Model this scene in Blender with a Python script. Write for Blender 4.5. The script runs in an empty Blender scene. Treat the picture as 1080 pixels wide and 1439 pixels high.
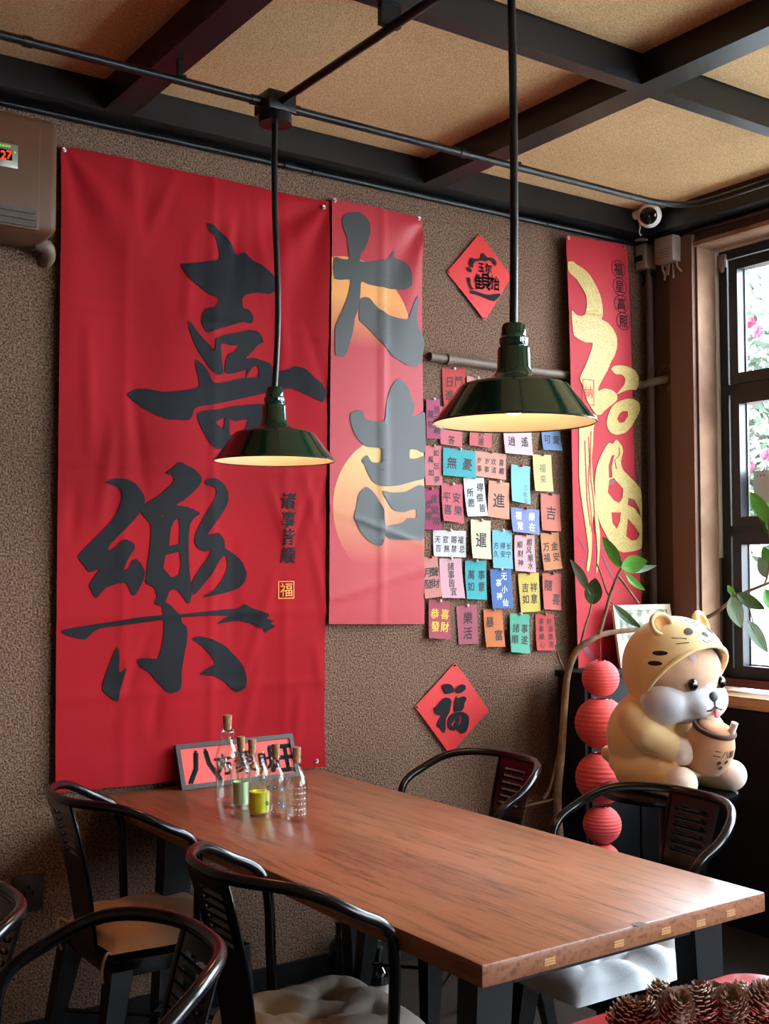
import bpy, bmesh, math, random
from mathutils import Vector, Matrix, Euler
from mathutils.geometry import tessellate_polygon

random.seed(7)
SC = bpy.context.scene
COL = SC.collection
# ------------------------------------------------------------------ camera
F_PX, YAW, PITCH, ROLL = 1621.0, math.radians(34.713), math.radians(2.5836), math.radians(-0.146)
CAM = Vector((0, 0, 1.477))
_fw = Vector((math.sin(YAW) * math.cos(PITCH), math.cos(YAW) * math.cos(PITCH), math.sin(PITCH)))
_rt = Vector((math.cos(YAW), -math.sin(YAW), 0))
_up = _rt.cross(_fw)
_c, _s = math.cos(ROLL), math.sin(ROLL)
_rt, _up = _c * _rt + _s * _up, -_s * _rt + _c * _up
cd = bpy.data.cameras.new('camera')
cd.sensor_width = 36
cd.lens = F_PX / 1439 * 36
cd.clip_start = 0.02
cam = bpy.data.objects.new('camera', cd)
COL.objects.link(cam)
cam.matrix_world = Matrix(((_rt.x, _up.x, -_fw.x, CAM.x), (_rt.y, _up.y, -_fw.y, CAM.y), (_rt.z, _up.z, -_fw.z, CAM.z), (0, 0, 0, 1)))
SC.camera = cam
# ------------------------------------------------------------------ light and exposure
EXPOSURE = 2.2
SKY_STRENGTH = 7.0
BULB = 14.0
SC.view_settings.view_transform = 'Standard'
SC.view_settings.look = 'None'
SC.view_settings.gamma = 1
SC.view_settings.use_curve_mapping = False
SC.view_settings.exposure = EXPOSURE
SC.cycles.max_bounces = 12
SC.cycles.diffuse_bounces = 6
SC.cycles.glossy_bounces = 5
SC.cycles.transmission_bounces = 10
SC.cycles.transparent_max_bounces = 16
SC.cycles.caustics_reflective = False
SC.cycles.caustics_refractive = False
SC.cycles.sample_clamp_indirect = 6.0
wd = bpy.data.worlds.new('sky')
SC.world = wd
wd.use_nodes = True
bg = wd.node_tree.nodes['Background']
bg.inputs['Color'].default_value = (0.80, 0.90, 1.0, 1)      # overcast daylight
bg.inputs['Strength'].default_value = SKY_STRENGTH


def portal(name, loc, rot, sx, sy):
    l = bpy.data.lights.new(name, 'AREA')
    l.shape = 'RECTANGLE'
    l.size, l.size_y = sx, sy
    l.cycles.is_portal = True
    o = bpy.data.objects.new(name, l)
    COL.objects.link(o)
    o.location = loc
    o.rotation_euler = rot


# right wall windows (y 0.62..3.27 and -2.6..0.2) and the unseen window added behind the camera for light
portal('daylight_portal', (4.2, 1.945, 1.9), (0, math.radians(90), 0), 1.9, 2.65)
portal('daylight_portal', (4.2, -1.2, 1.9), (0, math.radians(90), 0), 1.9, 2.8)
portal('daylight_portal', (3.3, -3.05, 1.8), (math.radians(-90), 0, 0), 0.9, 2.0)

# ------------------------------------------------------------------ helpers
W = 3.56          # y of the back wall
XR = 3.90         # x of the window wall
ZC = 3.025        # ceiling


def ray(px, py):
    a, b = (px - 540) / F_PX, -(py - 719.5) / F_PX
    return _rt * a + _up * b + _fw


def on_y(px, py, y=W):
    d = ray(px, py)
    return CAM + d * (y / d.y)


def on_z(px, py, z):
    d = ray(px, py)
    return CAM + d * ((z - CAM.z) / d.z)


def at(px, py, depth):
    return CAM + ray(px, py) * depth


def lin(c):
    return tuple((v / 255 / 12.92) if v / 255 <= 0.04045 else ((v / 255 + 0.055) / 1.055) ** 2.4 for v in c)


class MB:
    def __init__(s):
        s.v, s.f, s.m = [], [], []

    def add(s, vs, fs, mi=0):
        n = len(s.v)
        s.v += [tuple(p) for p in vs]
        s.f += [tuple(i + n for i in f) for f in fs]
        s.m += [mi] * len(fs)
        return s

    def box(s, lo, hi, mi=0, M=None, bev=0.0):
        x0, y0, z0 = lo
        x1, y1, z1 = hi
        if bev > 0:
            bm = bmesh.new()
            bmesh.ops.create_cube(bm, size=1)
            for v in bm.verts:
                v.co = Vector(((x0 + x1) / 2 + v.co.x * (x1 - x0), (y0 + y1) / 2 + v.co.y * (y1 - y0), (z0 + z1) / 2 + v.co.z * (z1 - z0)))
            bmesh.ops.bevel(bm, geom=bm.edges[:], offset=bev, segments=2, affect='EDGES', profile=0.5)
            bm.verts.index_update()
            vs = [v.co.copy() for v in bm.verts]
            fs = [[v.index for v in f.verts] for f in bm.faces]
            bm.free()
        else:
            vs = [Vector(p) for p in ((x0, y0, z0), (x1, y0, z0), (x1, y1, z0), (x0, y1, z0), (x0, y0, z1), (x1, y0, z1), (x1, y1, z1), (x0, y1, z1))]
            fs = [(0, 3, 2, 1), (4, 5, 6, 7), (0, 1, 5, 4), (1, 2, 6, 5), (2, 3, 7, 6), (3, 0, 4, 7)]
        if M is not None:
            vs = [M @ v for v in vs]
        return s.add(vs, fs, mi)

    def tube(s, pts, r, n=10, mi=0, cap=True, smooth=0):
        pts = [Vector(p) for p in pts]
        if smooth:
            pts, r = spline(pts, smooth, r)
        rs = r if isinstance(r, (list, tuple)) else [r] * len(pts)
        vs, fs = [], []
        t0 = (pts[1] - pts[0]).normalized()
        ref = Vector((0, 0, 1)) if abs(t0.z) < 0.9 else Vector((1, 0, 0))
        nrm = t0.cross(ref).normalized()
        for i, p in enumerate(pts):
            t = (pts[min(i + 1, len(pts) - 1)] - pts[max(i - 1, 0)]).normalized()
            nrm = (nrm - t * nrm.dot(t)).normalized()
            b = t.cross(nrm)
            for k in range(n):
                a = 2 * math.pi * k / n
                vs.append(p + (nrm * math.cos(a) + b * math.sin(a)) * rs[i])
        for i in range(len(pts) - 1):
            for k in range(n):
                k2 = (k + 1) % n
                fs.append((i * n + k, i * n + k2, (i + 1) * n + k2, (i + 1) * n + k))
        if cap:
            fs.append(tuple(range(n - 1, -1, -1)))
            fs.append(tuple((len(pts) - 1) * n + k for k in range(n)))
        return s.add(vs, fs, mi)

    def lathe(s, prof, n=40, c=(0, 0, 0), M=None, mi=0, close=True):
        vs, fs = [], []
        c = Vector(c)
        for r, z in prof:
            for k in range(n):
                a = 2 * math.pi * k / n
                vs.append(Vector((r * math.cos(a), r * math.sin(a), z)))
        for i in range(len(prof) - 1):
            for k in range(n):
                k2 = (k + 1) % n
                fs.append((i * n + k, i * n + k2, (i + 1) * n + k2, (i + 1) * n + k))
        if close:
            if prof[0][0] > 1e-5:
                fs.append(tuple(range(n - 1, -1, -1)))
            if prof[-1][0] > 1e-5:
                fs.append(tuple((len(prof) - 1) * n + k for k in range(n)))
        if M is not None:
            vs = [M @ v for v in vs]
        return s.add([v + c for v in vs], fs, mi)

    def ell(s, c, r, nu=28, nv=18, M=None, mi=0):
        c = Vector(c)
        vs, fs = [], []
        for i in range(nv + 1):
            t = math.pi * i / nv
            for k in range(nu):
                a = 2 * math.pi * k / nu
                v = Vector((r[0] * math.sin(t) * math.cos(a), r[1] * math.sin(t) * math.sin(a), r[2] * math.cos(t)))
                vs.append((M @ v if M is not None else v) + c)
        for i in range(nv):
            for k in range(nu):
                k2 = (k + 1) % nu
                fs.append((i * nu + k, (i + 1) * nu + k, (i + 1) * nu + k2, i * nu + k2))
        return s.add(vs, fs, mi)


def spline(pts, n, r=None):
    out, ro = [], []
    P = [pts[0] * 2 - pts[1]] + pts + [pts[-1] * 2 - pts[-2]]
    rl = isinstance(r, (list, tuple))
    for i in range(1, len(P) - 2):
        p0, p1, p2, p3 = P[i - 1:i + 3]
        for k in range(n):
            t = k / n
            out.append(0.5 * ((2 * p1) + (p2 - p0) * t + (2 * p0 - 5 * p1 + 4 * p2 - p3) * t * t + (3 * p1 - p0 - 3 * p2 + p3) * t ** 3))
            if rl:
                ro.append(r[i - 1] * (1 - t) + r[i] * t)
    out.append(pts[-1])
    if rl:
        ro.append(r[-1])
    return out, (ro if rl else r)


def bspline(P, n=6):
    P = [Vector(p) for p in P]
    Q = [P[0], P[0]] + P + [P[-1], P[-1]]
    out = []
    for i in range(len(Q) - 3):
        a, b, c, d = Q[i:i + 4]
        for k in range(n):
            t = k / n
            out.append(((1 - t) ** 3 * a + (3 * t ** 3 - 6 * t * t + 4) * b + (-3 * t ** 3 + 3 * t * t + 3 * t + 1) * c + t ** 3 * d) / 6)
    return [p for i, p in enumerate(out + [P[-1]]) if i != 0 or True]


def tag(o, label=None, cat=None, group=None, kind=None):
    if label:
        o['label'] = label
    if cat:
        o['category'] = cat
    if group:
        o['group'] = group
    if kind:
        o['kind'] = kind
    return o


def thing(name, label, cat, loc=(0, 0, 0), rz=0.0, group=None, rot=None):
    o = bpy.data.objects.new(name, None)
    COL.objects.link(o)
    o.empty_display_size = 0.05
    o.location = loc
    o.rotation_euler = rot if rot else (0, 0, rz)
    return tag(o, label, cat, group)


def root_loc(o):
    p = Vector(o.location)
    while o.parent:
        o = o.parent
        p += Vector(o.location)
    return p


def obj(name, mb, mats, parent=None, smooth=True, world=False, origin=None, ang=40):
    """link a mesh; world=True: vertices are in world coordinates, made local to the parent (unrotated)"""
    me = bpy.data.meshes.new(name)
    off = Vector((0, 0, 0))
    if world and parent is not None:
        off = root_loc(parent)
    if origin is not None:
        off = Vector(origin)
    me.from_pydata([tuple(Vector(v) - off) for v in mb.v], [], mb.f)
    if not isinstance(mats, (list, tuple)):
        mats = [mats]
    for m in mats:
        me.materials.append(m)
    if len(mats) > 1:
        me.polygons.foreach_set('material_index', mb.m)
    if smooth:
        me.polygons.foreach_set('use_smooth', [True] * len(me.polygons))
        me.set_sharp_from_angle(angle=math.radians(ang))
    o = bpy.data.objects.new(name, me)
    COL.objects.link(o)
    if parent is not None:
        o.parent = parent
    if origin is not None:
        o.location = off
    return o


def struct(name, mb, mats, parent=None, smooth=False, **k):
    o = obj(name, mb, mats, parent, smooth, **k)
    if parent is None:
        o['kind'] = 'structure'
    return o


def copy_tree(o, parent=None):
    c = o.copy()
    COL.objects.link(c)
    if parent is not None:
        c.parent = parent
    for ch in list(o.children):
        copy_tree(ch, c)
    return c


# ------------------------------------------------------------------ materials
def mat(name, rgb, rough=0.6, metal=0.0, spec=0.5, bump=None, vary=None, coat=0.0, sheen=0.0, emit=None):
    """bump=(noise scale, strength, distance); vary=(noise scale, second colour, contrast)"""
    m = bpy.data.materials.new(name)
    m.use_nodes = True
    nt = m.node_tree
    b = nt.nodes['Principled BSDF']
    c = lin(rgb)
    b.inputs['Base Color'].default_value = (*c, 1)
    b.inputs['Roughness'].default_value = rough
    b.inputs['Metallic'].default_value = metal
    b.inputs['Specular IOR Level'].default_value = spec
    b.inputs['Coat Weight'].default_value = coat
    b.inputs['Sheen Weight'].default_value = sheen
    if emit:
        b.inputs['Emission Color'].default_value = (*lin(emit[0]), 1)
        b.inputs['Emission Strength'].default_value = emit[1]
    if bump or vary:
        tc = nt.nodes.new('ShaderNodeTexCoord')
    if bump:
        n = nt.nodes.new('ShaderNodeTexNoise')
        n.inputs['Scale'].default_value = bump[0]
        n.inputs['Detail'].default_value = 4
        nt.links.new(tc.outputs['Object'], n.inputs['Vector'])
        bp = nt.nodes.new('ShaderNodeBump')
        bp.inputs['Strength'].default_value = bump[1]
        bp.inputs['Distance'].default_value = bump[2]
        nt.links.new(n.outputs['Fac'], bp.inputs['Height'])
        nt.links.new(bp.outputs['Normal'], b.inputs['Normal'])
    if vary:
        n2 = nt.nodes.new('ShaderNodeTexNoise')
        n2.inputs['Scale'].default_value = vary[0]
        n2.inputs['Detail'].default_value = 5
        nt.links.new(tc.outputs['Object'], n2.inputs['Vector'])
        r = nt.nodes.new('ShaderNodeValToRGB')
        k = vary[2]
        r.color_ramp.elements[0].position = 0.5 - k
        r.color_ramp.elements[1].position = 0.5 + k
        r.color_ramp.elements[0].color = (*lin(vary[1]), 1)
        r.color_ramp.elements[1].color = (*c, 1)
        nt.links.new(n2.outputs['Fac'], r.inputs['Fac'])
        nt.links.new(r.outputs['Color'], b.inputs['Base Color'])
    return m


def glass_mat(name, tint=(255, 255, 255), refl=0.08):
    """thin clear glass: mostly transparent with a sheen of reflection"""
    m = bpy.data.materials.new(name)
    m.use_nodes = True
    nt = m.node_tree
    nt.nodes.remove(nt.nodes['Principled BSDF'])
    out = nt.nodes['Material Output']
    tr = nt.nodes.new('ShaderNodeBsdfTransparent')
    tr.inputs['Color'].default_value = (*lin(tint), 1)
    gl = nt.nodes.new('ShaderNodeBsdfGlossy')
    gl.inputs['Roughness'].default_value = 0.02
    lw0 = nt.nodes.new('ShaderNodeLayerWeight')
    lw0.inputs['Blend'].default_value = 0.5
    pw = nt.nodes.new('ShaderNodeMath')
    pw.operation = 'POWER'
    pw.inputs[1].default_value = 3.0
    nt.links.new(lw0.outputs['Facing'], pw.inputs[0])
    lw = nt.nodes.new('ShaderNodeMath')
    lw.operation = 'MULTIPLY_ADD'
    lw.inputs[1].default_value = 0.7
    lw.inputs[2].default_value = refl * 0.5
    nt.links.new(pw.outputs[0], lw.inputs[0])
    mx = nt.nodes.new('ShaderNodeMixShader')
    nt.links.new(lw.outputs[0], mx.inputs['Fac'])
    nt.links.new(tr.outputs['BSDF'], mx.inputs[1])
    nt.links.new(gl.outputs['BSDF'], mx.inputs[2])
    nt.links.new(mx.outputs['Shader'], out.inputs['Surface'])
    return m


def stucco_mat(name, rgb, rgb2):
    m = mat(name, rgb, 0.92, spec=0.2)
    nt = m.node_tree
    b = nt.nodes['Principled BSDF']
    tc = nt.nodes.new('ShaderNodeTexCoord')
    vo = nt.nodes.new('ShaderNodeTexNoise')
    vo.inputs['Scale'].default_value = 150
    vo.inputs['Detail'].default_value = 3
    vo.inputs['Roughness'].default_value = 0.6
    nt.links.new(tc.outputs['Object'], vo.inputs['Vector'])
    r = nt.nodes.new('ShaderNodeValToRGB')
    r.color_ramp.elements[0].position = 0.36
    r.color_ramp.elements[1].position = 0.62
    nt.links.new(vo.outputs['Fac'], r.inputs['Fac'])
    bp = nt.nodes.new('ShaderNodeBump')
    bp.inputs['Strength'].default_value = 0.9
    bp.inputs['Distance'].default_value = 0.006
    nt.links.new(r.outputs['Color'], bp.inputs['Height'])
    nt.links.new(bp.outputs['Normal'], b.inputs['Normal'])
    mx = nt.nodes.new('ShaderNodeMixRGB')
    mx.inputs[1].default_value = (*lin(rgb2), 1)
    mx.inputs[2].default_value = (*lin(rgb), 1)
    nt.links.new(r.outputs['Color'], mx.inputs[0])
    nt.links.new(mx.outputs['Color'], b.inputs['Base Color'])
    return m


def wood_mat(name, c1, c2, c3, rough=0.34, scale=1.0, axis='Y', coat=0.0):
    m = mat(name, c1, rough, coat=coat)
    nt = m.node_tree
    b = nt.nodes['Principled BSDF']
    tc = nt.nodes.new('ShaderNodeTexCoord')
    mp = nt.nodes.new('ShaderNodeMapping')
    st = {'X': (0.12, 1, 1), 'Y': (1, 0.09, 1), 'Z': (1, 1, 0.12)}[axis]
    mp.inputs['Scale'].default_value = [v * scale for v in st]
    nt.links.new(tc.outputs['Object'], mp.inputs['Vector'])
    n1 = nt.nodes.new('ShaderNodeTexNoise')
    n1.inputs['Scale'].default_value = 5
    n1.inputs['Detail'].default_value = 6
    n1.inputs['Distortion'].default_value = 1.2
    nt.links.new(mp.outputs['Vector'], n1.inputs['Vector'])
    wv = nt.nodes.new('ShaderNodeTexWave')
    wv.wave_type = 'RINGS'
    wv.rings_direction = axis
    wv.inputs['Scale'].default_value = 16
    wv.inputs['Distortion'].default_value = 9
    wv.inputs['Detail'].default_value = 3
    wv.inputs['Detail Scale'].default_value = 1.6
    nt.links.new(mp.outputs['Vector'], wv.inputs['Vector'])
    n2 = nt.nodes.new('ShaderNodeTexNoise')
    n2.inputs['Scale'].default_value = 110
    n2.inputs['Detail'].default_value = 4
    nt.links.new(mp.outputs['Vector'], n2.inputs['Vector'])
    r1 = nt.nodes.new('ShaderNodeValToRGB')
    e = r1.color_ramp.elements
    e[0].position, e[0].color = 0.3, (*lin(c2), 1)
    e[1].position, e[1].color = 0.68, (*lin(c1), 1)
    nt.links.new(n1.outputs['Fac'], r1.inputs['Fac'])
    mx = nt.nodes.new('ShaderNodeMixRGB')
    mx.inputs[2].default_value = (*lin(c3), 1)
    nt.links.new(r1.outputs['Color'], mx.inputs[1])
    mth = nt.nodes.new('ShaderNodeMath')
    mth.operation = 'MULTIPLY'
    nt.links.new(wv.outputs['Fac'], mth.inputs[0])
    r2 = nt.nodes.new('ShaderNodeValToRGB')
    r2.color_ramp.elements[0].position = 0.4
    r2.color_ramp.elements[1].position = 0.66
    nt.links.new(n2.outputs['Fac'], r2.inputs['Fac'])
    nt.links.new(r2.outputs['Color'], mth.inputs[1])
    m2 = nt.nodes.new('ShaderNodeMath')
    m2.operation = 'MULTIPLY'
    m2.inputs[1].default_value = 0.75
    nt.links.new(mth.outputs[0], m2.inputs[0])
    nt.links.new(m2.outputs[0], mx.inputs[0])
    nt.links.new(mx.outputs['Color'], b.inputs['Base Color'])
    bp = nt.nodes.new('ShaderNodeBump')
    bp.inputs['Strength'].default_value = 0.25
    bp.inputs['Distance'].default_value = 0.002
    nt.links.new(n2.outputs['Fac'], bp.inputs['Height'])
    nt.links.new(bp.outputs['Normal'], b.inputs['Normal'])
    return m


M = {}
M['stucco'] = stucco_mat('brown_stucco', (164, 130, 108), (88, 66, 53))
M['brown_paint'] = mat('brown_wall_paint', (80, 58, 48), 0.8, bump=(60, 0.2, 0.002))
M['red_brown_paint'] = mat('red_brown_paint', (112, 80, 68), 0.75, bump=(60, 0.2, 0.002))
M['tan_plaster'] = mat('tan_plaster', (168, 132, 104), 0.85, bump=(25, 0.4, 0.004), vary=(9, (138, 104, 82), 0.2))
M['white_plaster'] = mat('bare_white_plaster', (196, 180, 160), 0.9, bump=(60, 0.6, 0.004))
M['ceiling'] = mat('tan_fibreboard', (246, 214, 166), 0.9, spec=0.2, bump=(260, 0.5, 0.003), vary=(210, (196, 152, 100), 0.18))
M['beam'] = mat('black_painted_steel', (20, 21, 23), 0.38, bump=(8, 0.1, 0.004))
M['pipe'] = mat('black_conduit', (24, 25, 27), 0.32, metal=0.3)
M['floor'] = wood_mat('dark_floor', (52, 44, 38), (38, 31, 27), (28, 23, 20), 0.55, 1.0, 'X')
M['dark'] = mat('matt_black', (11, 12, 14), 0.7, spec=0.25)
M['tabletop'] = wood_mat('table_wood', (168, 112, 80), (140, 89, 62), (92, 56, 38), 0.33, 1.0, 'Y')
M['inlay'] = mat('pale_inlay_wood', (206, 158, 100), 0.5)
M['sillwood'] = wood_mat('pale_sill_wood', (206, 166, 122), (178, 136, 94), (130, 92, 60), 0.5, 1.3, 'Y')
M['chair'] = mat('glossy_black_metal', (7, 8, 10), 0.2, spec=0.5)
M['tableleg'] = mat('black_steel_leg', (15, 16, 19), 0.45)
M['frame_alu'] = mat('black_window_frame', (27, 30, 35), 0.4)
M['red_strip'] = mat('dark_red_strip', (86, 38, 36), 0.5)
M['glass'] = glass_mat('window_glass')
M['bglass'] = glass_mat('bottle_glass', (252, 255, 253))
M['red_cloth'] = mat('red_banner_cloth', (154, 16, 27), 0.75, spec=0.15, bump=(14, 0.12, 0.01))
M['ink'] = mat('black_ink', (24, 27, 31), 0.7, spec=0.15)
M['grey_ink'] = mat('grey_black_ink', (54, 57, 55), 0.45, spec=0.4)
M['gold'] = mat('gold_glitter_print', (200, 178, 104), 0.5, metal=0.0, bump=(220, 0.5, 0.002), vary=(170, (168, 140, 70), 0.16))
M['gold_line'] = mat('gold_line', (226, 150, 50), 0.5)
M['red_paper'] = mat('red_paper', (208, 28, 28), 0.6)
M['pink_red'] = mat('pink_red_paper', (172, 36, 46), 0.6, spec=0.25, bump=(10, 0.08, 0.01))
M['green_enamel'] = mat('dark_green_enamel', (6, 48, 32), 0.13, spec=0.6, coat=0.6)
M['white_enamel'] = mat('white_enamel', (240, 228, 212), 0.35)
M['bulb'] = mat('warm_bulb', (255, 240, 220), 0.3, emit=((255, 196, 140), BULB))
M['cork'] = mat('cork', (178, 134, 96), 0.85, vary=(90, (130, 92, 62), 0.2))
M['white_plastic'] = mat('white_plastic', (244, 242, 238), 0.3)
M['black_plastic'] = mat('black_plastic', (10, 10, 12), 0.12)
M['grey_box'] = mat('grey_plastic_box', (158, 140, 128), 0.5, bump=(30, 0.3, 0.004))
M['ac'] = mat('brown_ac_shell', (88, 58, 38), 0.5, spec=0.25)
M['silver'] = mat('silver_plastic', (138, 134, 126), 0.35, metal=0.4)
M['led_red'] = mat('led_red', (255, 90, 30), 0.5, emit=((255, 70, 20), 0.25))
M['led_green'] = mat('led_green', (150, 220, 60), 0.5, emit=((120, 200, 40), 0.08))
M['lantern'] = mat('red_lantern_paper', (236, 84, 84), 0.7, sheen=0.1)
M['trunk'] = mat('brown_bark', (148, 120, 92), 0.85, bump=(60, 0.5, 0.004), vary=(22, (104, 80, 58), 0.2))
M['leaf_bright'] = mat('bright_green_leaf', (104, 176, 66), 0.42, vary=(18, (80, 150, 50), 0.25))
M['leaf_dark'] = mat('dark_green_leaf', (62, 92, 44), 0.4, vary=(18, (48, 72, 36), 0.25))
M['leaf_pale'] = mat('pale_grey_green_leaf', (140, 166, 146), 0.5, vary=(18, (118, 146, 126), 0.25))
M['pot'] = mat('dark_pot', (58, 46, 40), 0.5)
M['soil'] = mat('soil', (40, 30, 24), 0.95, bump=(60, 1.0, 0.01))
M['plush_yellow'] = mat('yellow_plush', (240, 208, 150), 0.95, spec=0.1, bump=(420, 0.35, 0.003), sheen=0.35)
M['plush_beige'] = mat('beige_plush', (206, 168, 138), 0.95, spec=0.1, bump=(420, 0.35, 0.003), sheen=0.3)
M['plush_white'] = mat('white_plush', (204, 204, 210), 0.95, spec=0.1, bump=(420, 0.35, 0.003), sheen=0.3)
M['plush_cream'] = mat('cream_paw_plush', (238, 216, 196), 0.95, spec=0.1, bump=(420, 0.35, 0.003), sheen=0.3)
M['plush_orange'] = mat('orange_ear_plush', (206, 148, 90), 0.95, spec=0.1, bump=(420, 0.35, 0.003), sheen=0.3)
M['plush_brown'] = mat('dark_brown_plush', (70, 34, 24), 0.9, sheen=0.2)
M['cup_tan'] = mat('tan_cup_plush', (206, 152, 112), 0.95, spec=0.1, bump=(420, 0.35, 0.003), sheen=0.3)
M['stitch'] = mat('dark_stitching', (70, 68, 66), 0.8)
M['stitch_black'] = mat('black_embroidery', (30, 22, 20), 0.8)
M['nose_grey'] = mat('grey_nose', (72, 78, 82), 0.6)
M['tongue'] = mat('pink_tongue', (226, 140, 140), 0.8)
M['lilac'] = mat('lilac_stitching', (186, 160, 170), 0.8)
M['cushion_white'] = mat('white_grey_linen', (206, 212, 216), 0.9, bump=(300, 0.3, 0.002), sheen=0.2)
M['cushion_tan'] = mat('tan_linen', (196, 150, 112), 0.9, bump=(300, 0.3, 0.002), sheen=0.2)
M['cushion_grey'] = mat('grey_beige_linen', (168, 160, 148), 0.9, bump=(300, 0.3, 0.002), sheen=0.2)
M['red_lacquer'] = mat('red_lacquer', (186, 22, 40), 0.28, coat=0.3)
M['cone'] = mat('pinecone_scale', (160, 128, 106), 0.75, vary=(40, (108, 78, 60), 0.2))
M['cone_tip'] = mat('pinecone_tip', (228, 208, 190), 0.75)
M['outdoor_ground'] = mat('pale_paving', (186, 186, 182), 0.9)
M['outdoor_wall'] = mat('pale_wall', (206, 206, 200), 0.9)
M['bush'] = mat('outdoor_leaf', (38, 66, 44), 0.6)
M['blossom'] = mat('pink_blossom', (186, 60, 96), 0.6)
M['wine'] = mat('dark_wine_glass', (12, 18, 14), 0.1, coat=0.4)
M['label_paper'] = mat('bottle_label', (206, 196, 184), 0.7)
M['steel'] = mat('nickel_pin', (190, 190, 190), 0.3, metal=0.9)
M['plate'] = mat('brown_socket', (46, 36, 30), 0.4)
M['frame_black'] = mat('black_brown_frame', (34, 28, 27), 0.4)
M['pale_frame'] = mat('cream_frame', (214, 200, 174), 0.5)
M['photo'] = mat('pale_botanical_print', (210, 206, 188), 0.6, vary=(26, (96, 110, 88), 0.12))
M['liquid'] = mat('pale_green_paper', (206, 222, 170), 0.6)
M['yellow_paper'] = mat('yellow_paper', (250, 236, 40), 0.5)
M['blue_eye'] = mat('blue_glass_paint', (70, 130, 170), 0.4)
M['white_paint'] = mat('white_glass_print', (220, 226, 226), 0.5)

# ------------------------------------------------------------------ text and flat print
_txt = bpy.data.curves.new('glyph_source', 'FONT')
_txt.fill_mode = 'FRONT'
_txt.resolution_u = 2
_txo = bpy.data.objects.new('glyph_source', _txt)
COL.objects.link(_txo)
_gl = {}


def glyph(ch):
    if ch not in _gl:
        _txt.body = ch
        bpy.context.view_layer.update()
        dg = bpy.context.evaluated_depsgraph_get()
        ev = _txo.evaluated_get(dg)
        me = ev.to_mesh()
        vs = [(v.co.x, v.co.y) for v in me.vertices]
        fs = [tuple(p.vertices) for p in me.polygons]
        ev.to_mesh_clear()
        cx = 0.49 if ord(ch) > 0x2000 else sum(v[0] for v in vs) / max(1, len(vs))
        _gl[ch] = ([(x - cx, y - 0.37) for x, y in vs], fs)
    return _gl[ch]


def put_glyph(mb, ch, fn, u, v, size, sx=1.0, slant=0.0, bold=0.012, mi=0, rot=0.0):
    """fn maps flat (u, v) metres to a 3D point; bold thickens the strokes by overlaid shifted copies"""
    vs, fs = glyph(ch)
    c, s = math.cos(rot), math.sin(rot)
    for dx, dy in ([(0, 0)] if bold <= 0 else [(-bold, -bold), (bold, -bold), (0, bold)]):
        pts = []
        for x, y in vs:
            x, y = (x + dx + y * slant) * size * sx, (y + dy) * size
            pts.append(fn(u + x * c - y * s, v + x * s + y * c))
        mb.add(pts, fs, mi)


def fill_poly(mb, outer, holes, fn, cut=None, mi=0):
    """triangulate a flat outline with holes, cut it on a grid and map it with fn(u, v) -> 3D"""
    loops = [[Vector((p[0], p[1], 0)) for p in lp] for lp in [outer] + list(holes)]
    tris = tessellate_polygon(loops)
    flat = [p for lp in loops for p in lp]
    bm = bmesh.new()
    bv = [bm.verts.new(p) for p in flat]
    for t in tris:
        try:
            bm.faces.new([bv[i] for i in t])
        except ValueError:
            pass
    if cut:
        xs, ys = [p.x for p in flat], [p.y for p in flat]
        for ax, (lo, hi) in enumerate(((min(xs), max(xs)), (min(ys), max(ys)))):
            k = math.floor(lo / cut) + 1
            while k * cut < hi:
                co = [0, 0, 0]
                no = [0, 0, 0]
                co[ax], no[ax] = k * cut, 1
                bmesh.ops.bisect_plane(bm, geom=bm.verts[:] + bm.edges[:] + bm.faces[:], plane_co=co, plane_no=no)
                k += 1
    bm.verts.index_update()
    bm.normal_update()
    vs = [fn(v.co.x, v.co.y) for v in bm.verts]
    fs = []
    for f in bm.faces:
        ix = [v.index for v in f.verts]
        fs.append(ix if f.normal.z > 0 else ix[::-1])
    bm.free()
    mb.add(vs, fs, mi)


def crop(pts, ox, oy, s):
    """outline measured on an enlarged crop -> flat (x, z) on the back wall"""
    out = []
    for a, b in pts:
        p = on_y(ox + a / s, oy + b / s, W - 0.02)
        out.append((p.x, p.z))
    return out


def soften(pts, n=3):
    P = [Vector((p[0], p[1], 0)) for p in pts]
    out = []
    L = len(P)
    for i in range(L):
        p0, p1, p2, p3 = P[i - 1], P[i], P[(i + 1) % L], P[(i + 2) % L]
        for k in range(n):
            t = k / n
            q = 0.5 * ((2 * p1) + (p2 - p0) * t + (2 * p0 - 5 * p1 + 4 * p2 - p3) * t * t + (3 * p1 - p0 - 3 * p2 + p3) * t ** 3)
            q = q * 0.7 + (p1 * (1 - t) + p2 * t) * 0.3
            out.append((q.x, q.y))
    return out
# ------------------------------------------------------------------ the setting
ROOM = (-1.8, -2.8)
YW = [(3.27, 0.62), (0.2, -2.6)]
SILL, HEAD = 0.93, 2.842
struct('floor', MB().box((-1.8, -2.8, -0.1), (4.15, W + 0.2, 0)), M['floor'])
struct('ceiling', MB().box((-1.8, -2.8, ZC), (4.15, W + 0.2, ZC + 0.1)), M['ceiling'])
for xa, xb in ((-1.8, 1.32), (1.415, 2.585), (2.68, XR - 0.1)):
    for ya, yb in ((-2.8, -0.3), (-0.245, 2.367), (2.422, W - 0.1)):
        obj('ceiling_panel', MB().box((xa, ya + 0.006, ZC - 0.012), (xb, yb - 0.006, ZC)), M['ceiling'], bpy.data.objects['ceiling'], False, world=True)
struct('wall_back', MB().box((-1.8, W, 0), (4.15, W + 0.2, ZC)), M['stucco'])
struct('wall_left', MB().box((-2.0, -2.8, 0), (-1.8, W + 0.2, ZC)), M['stucco'])
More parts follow.
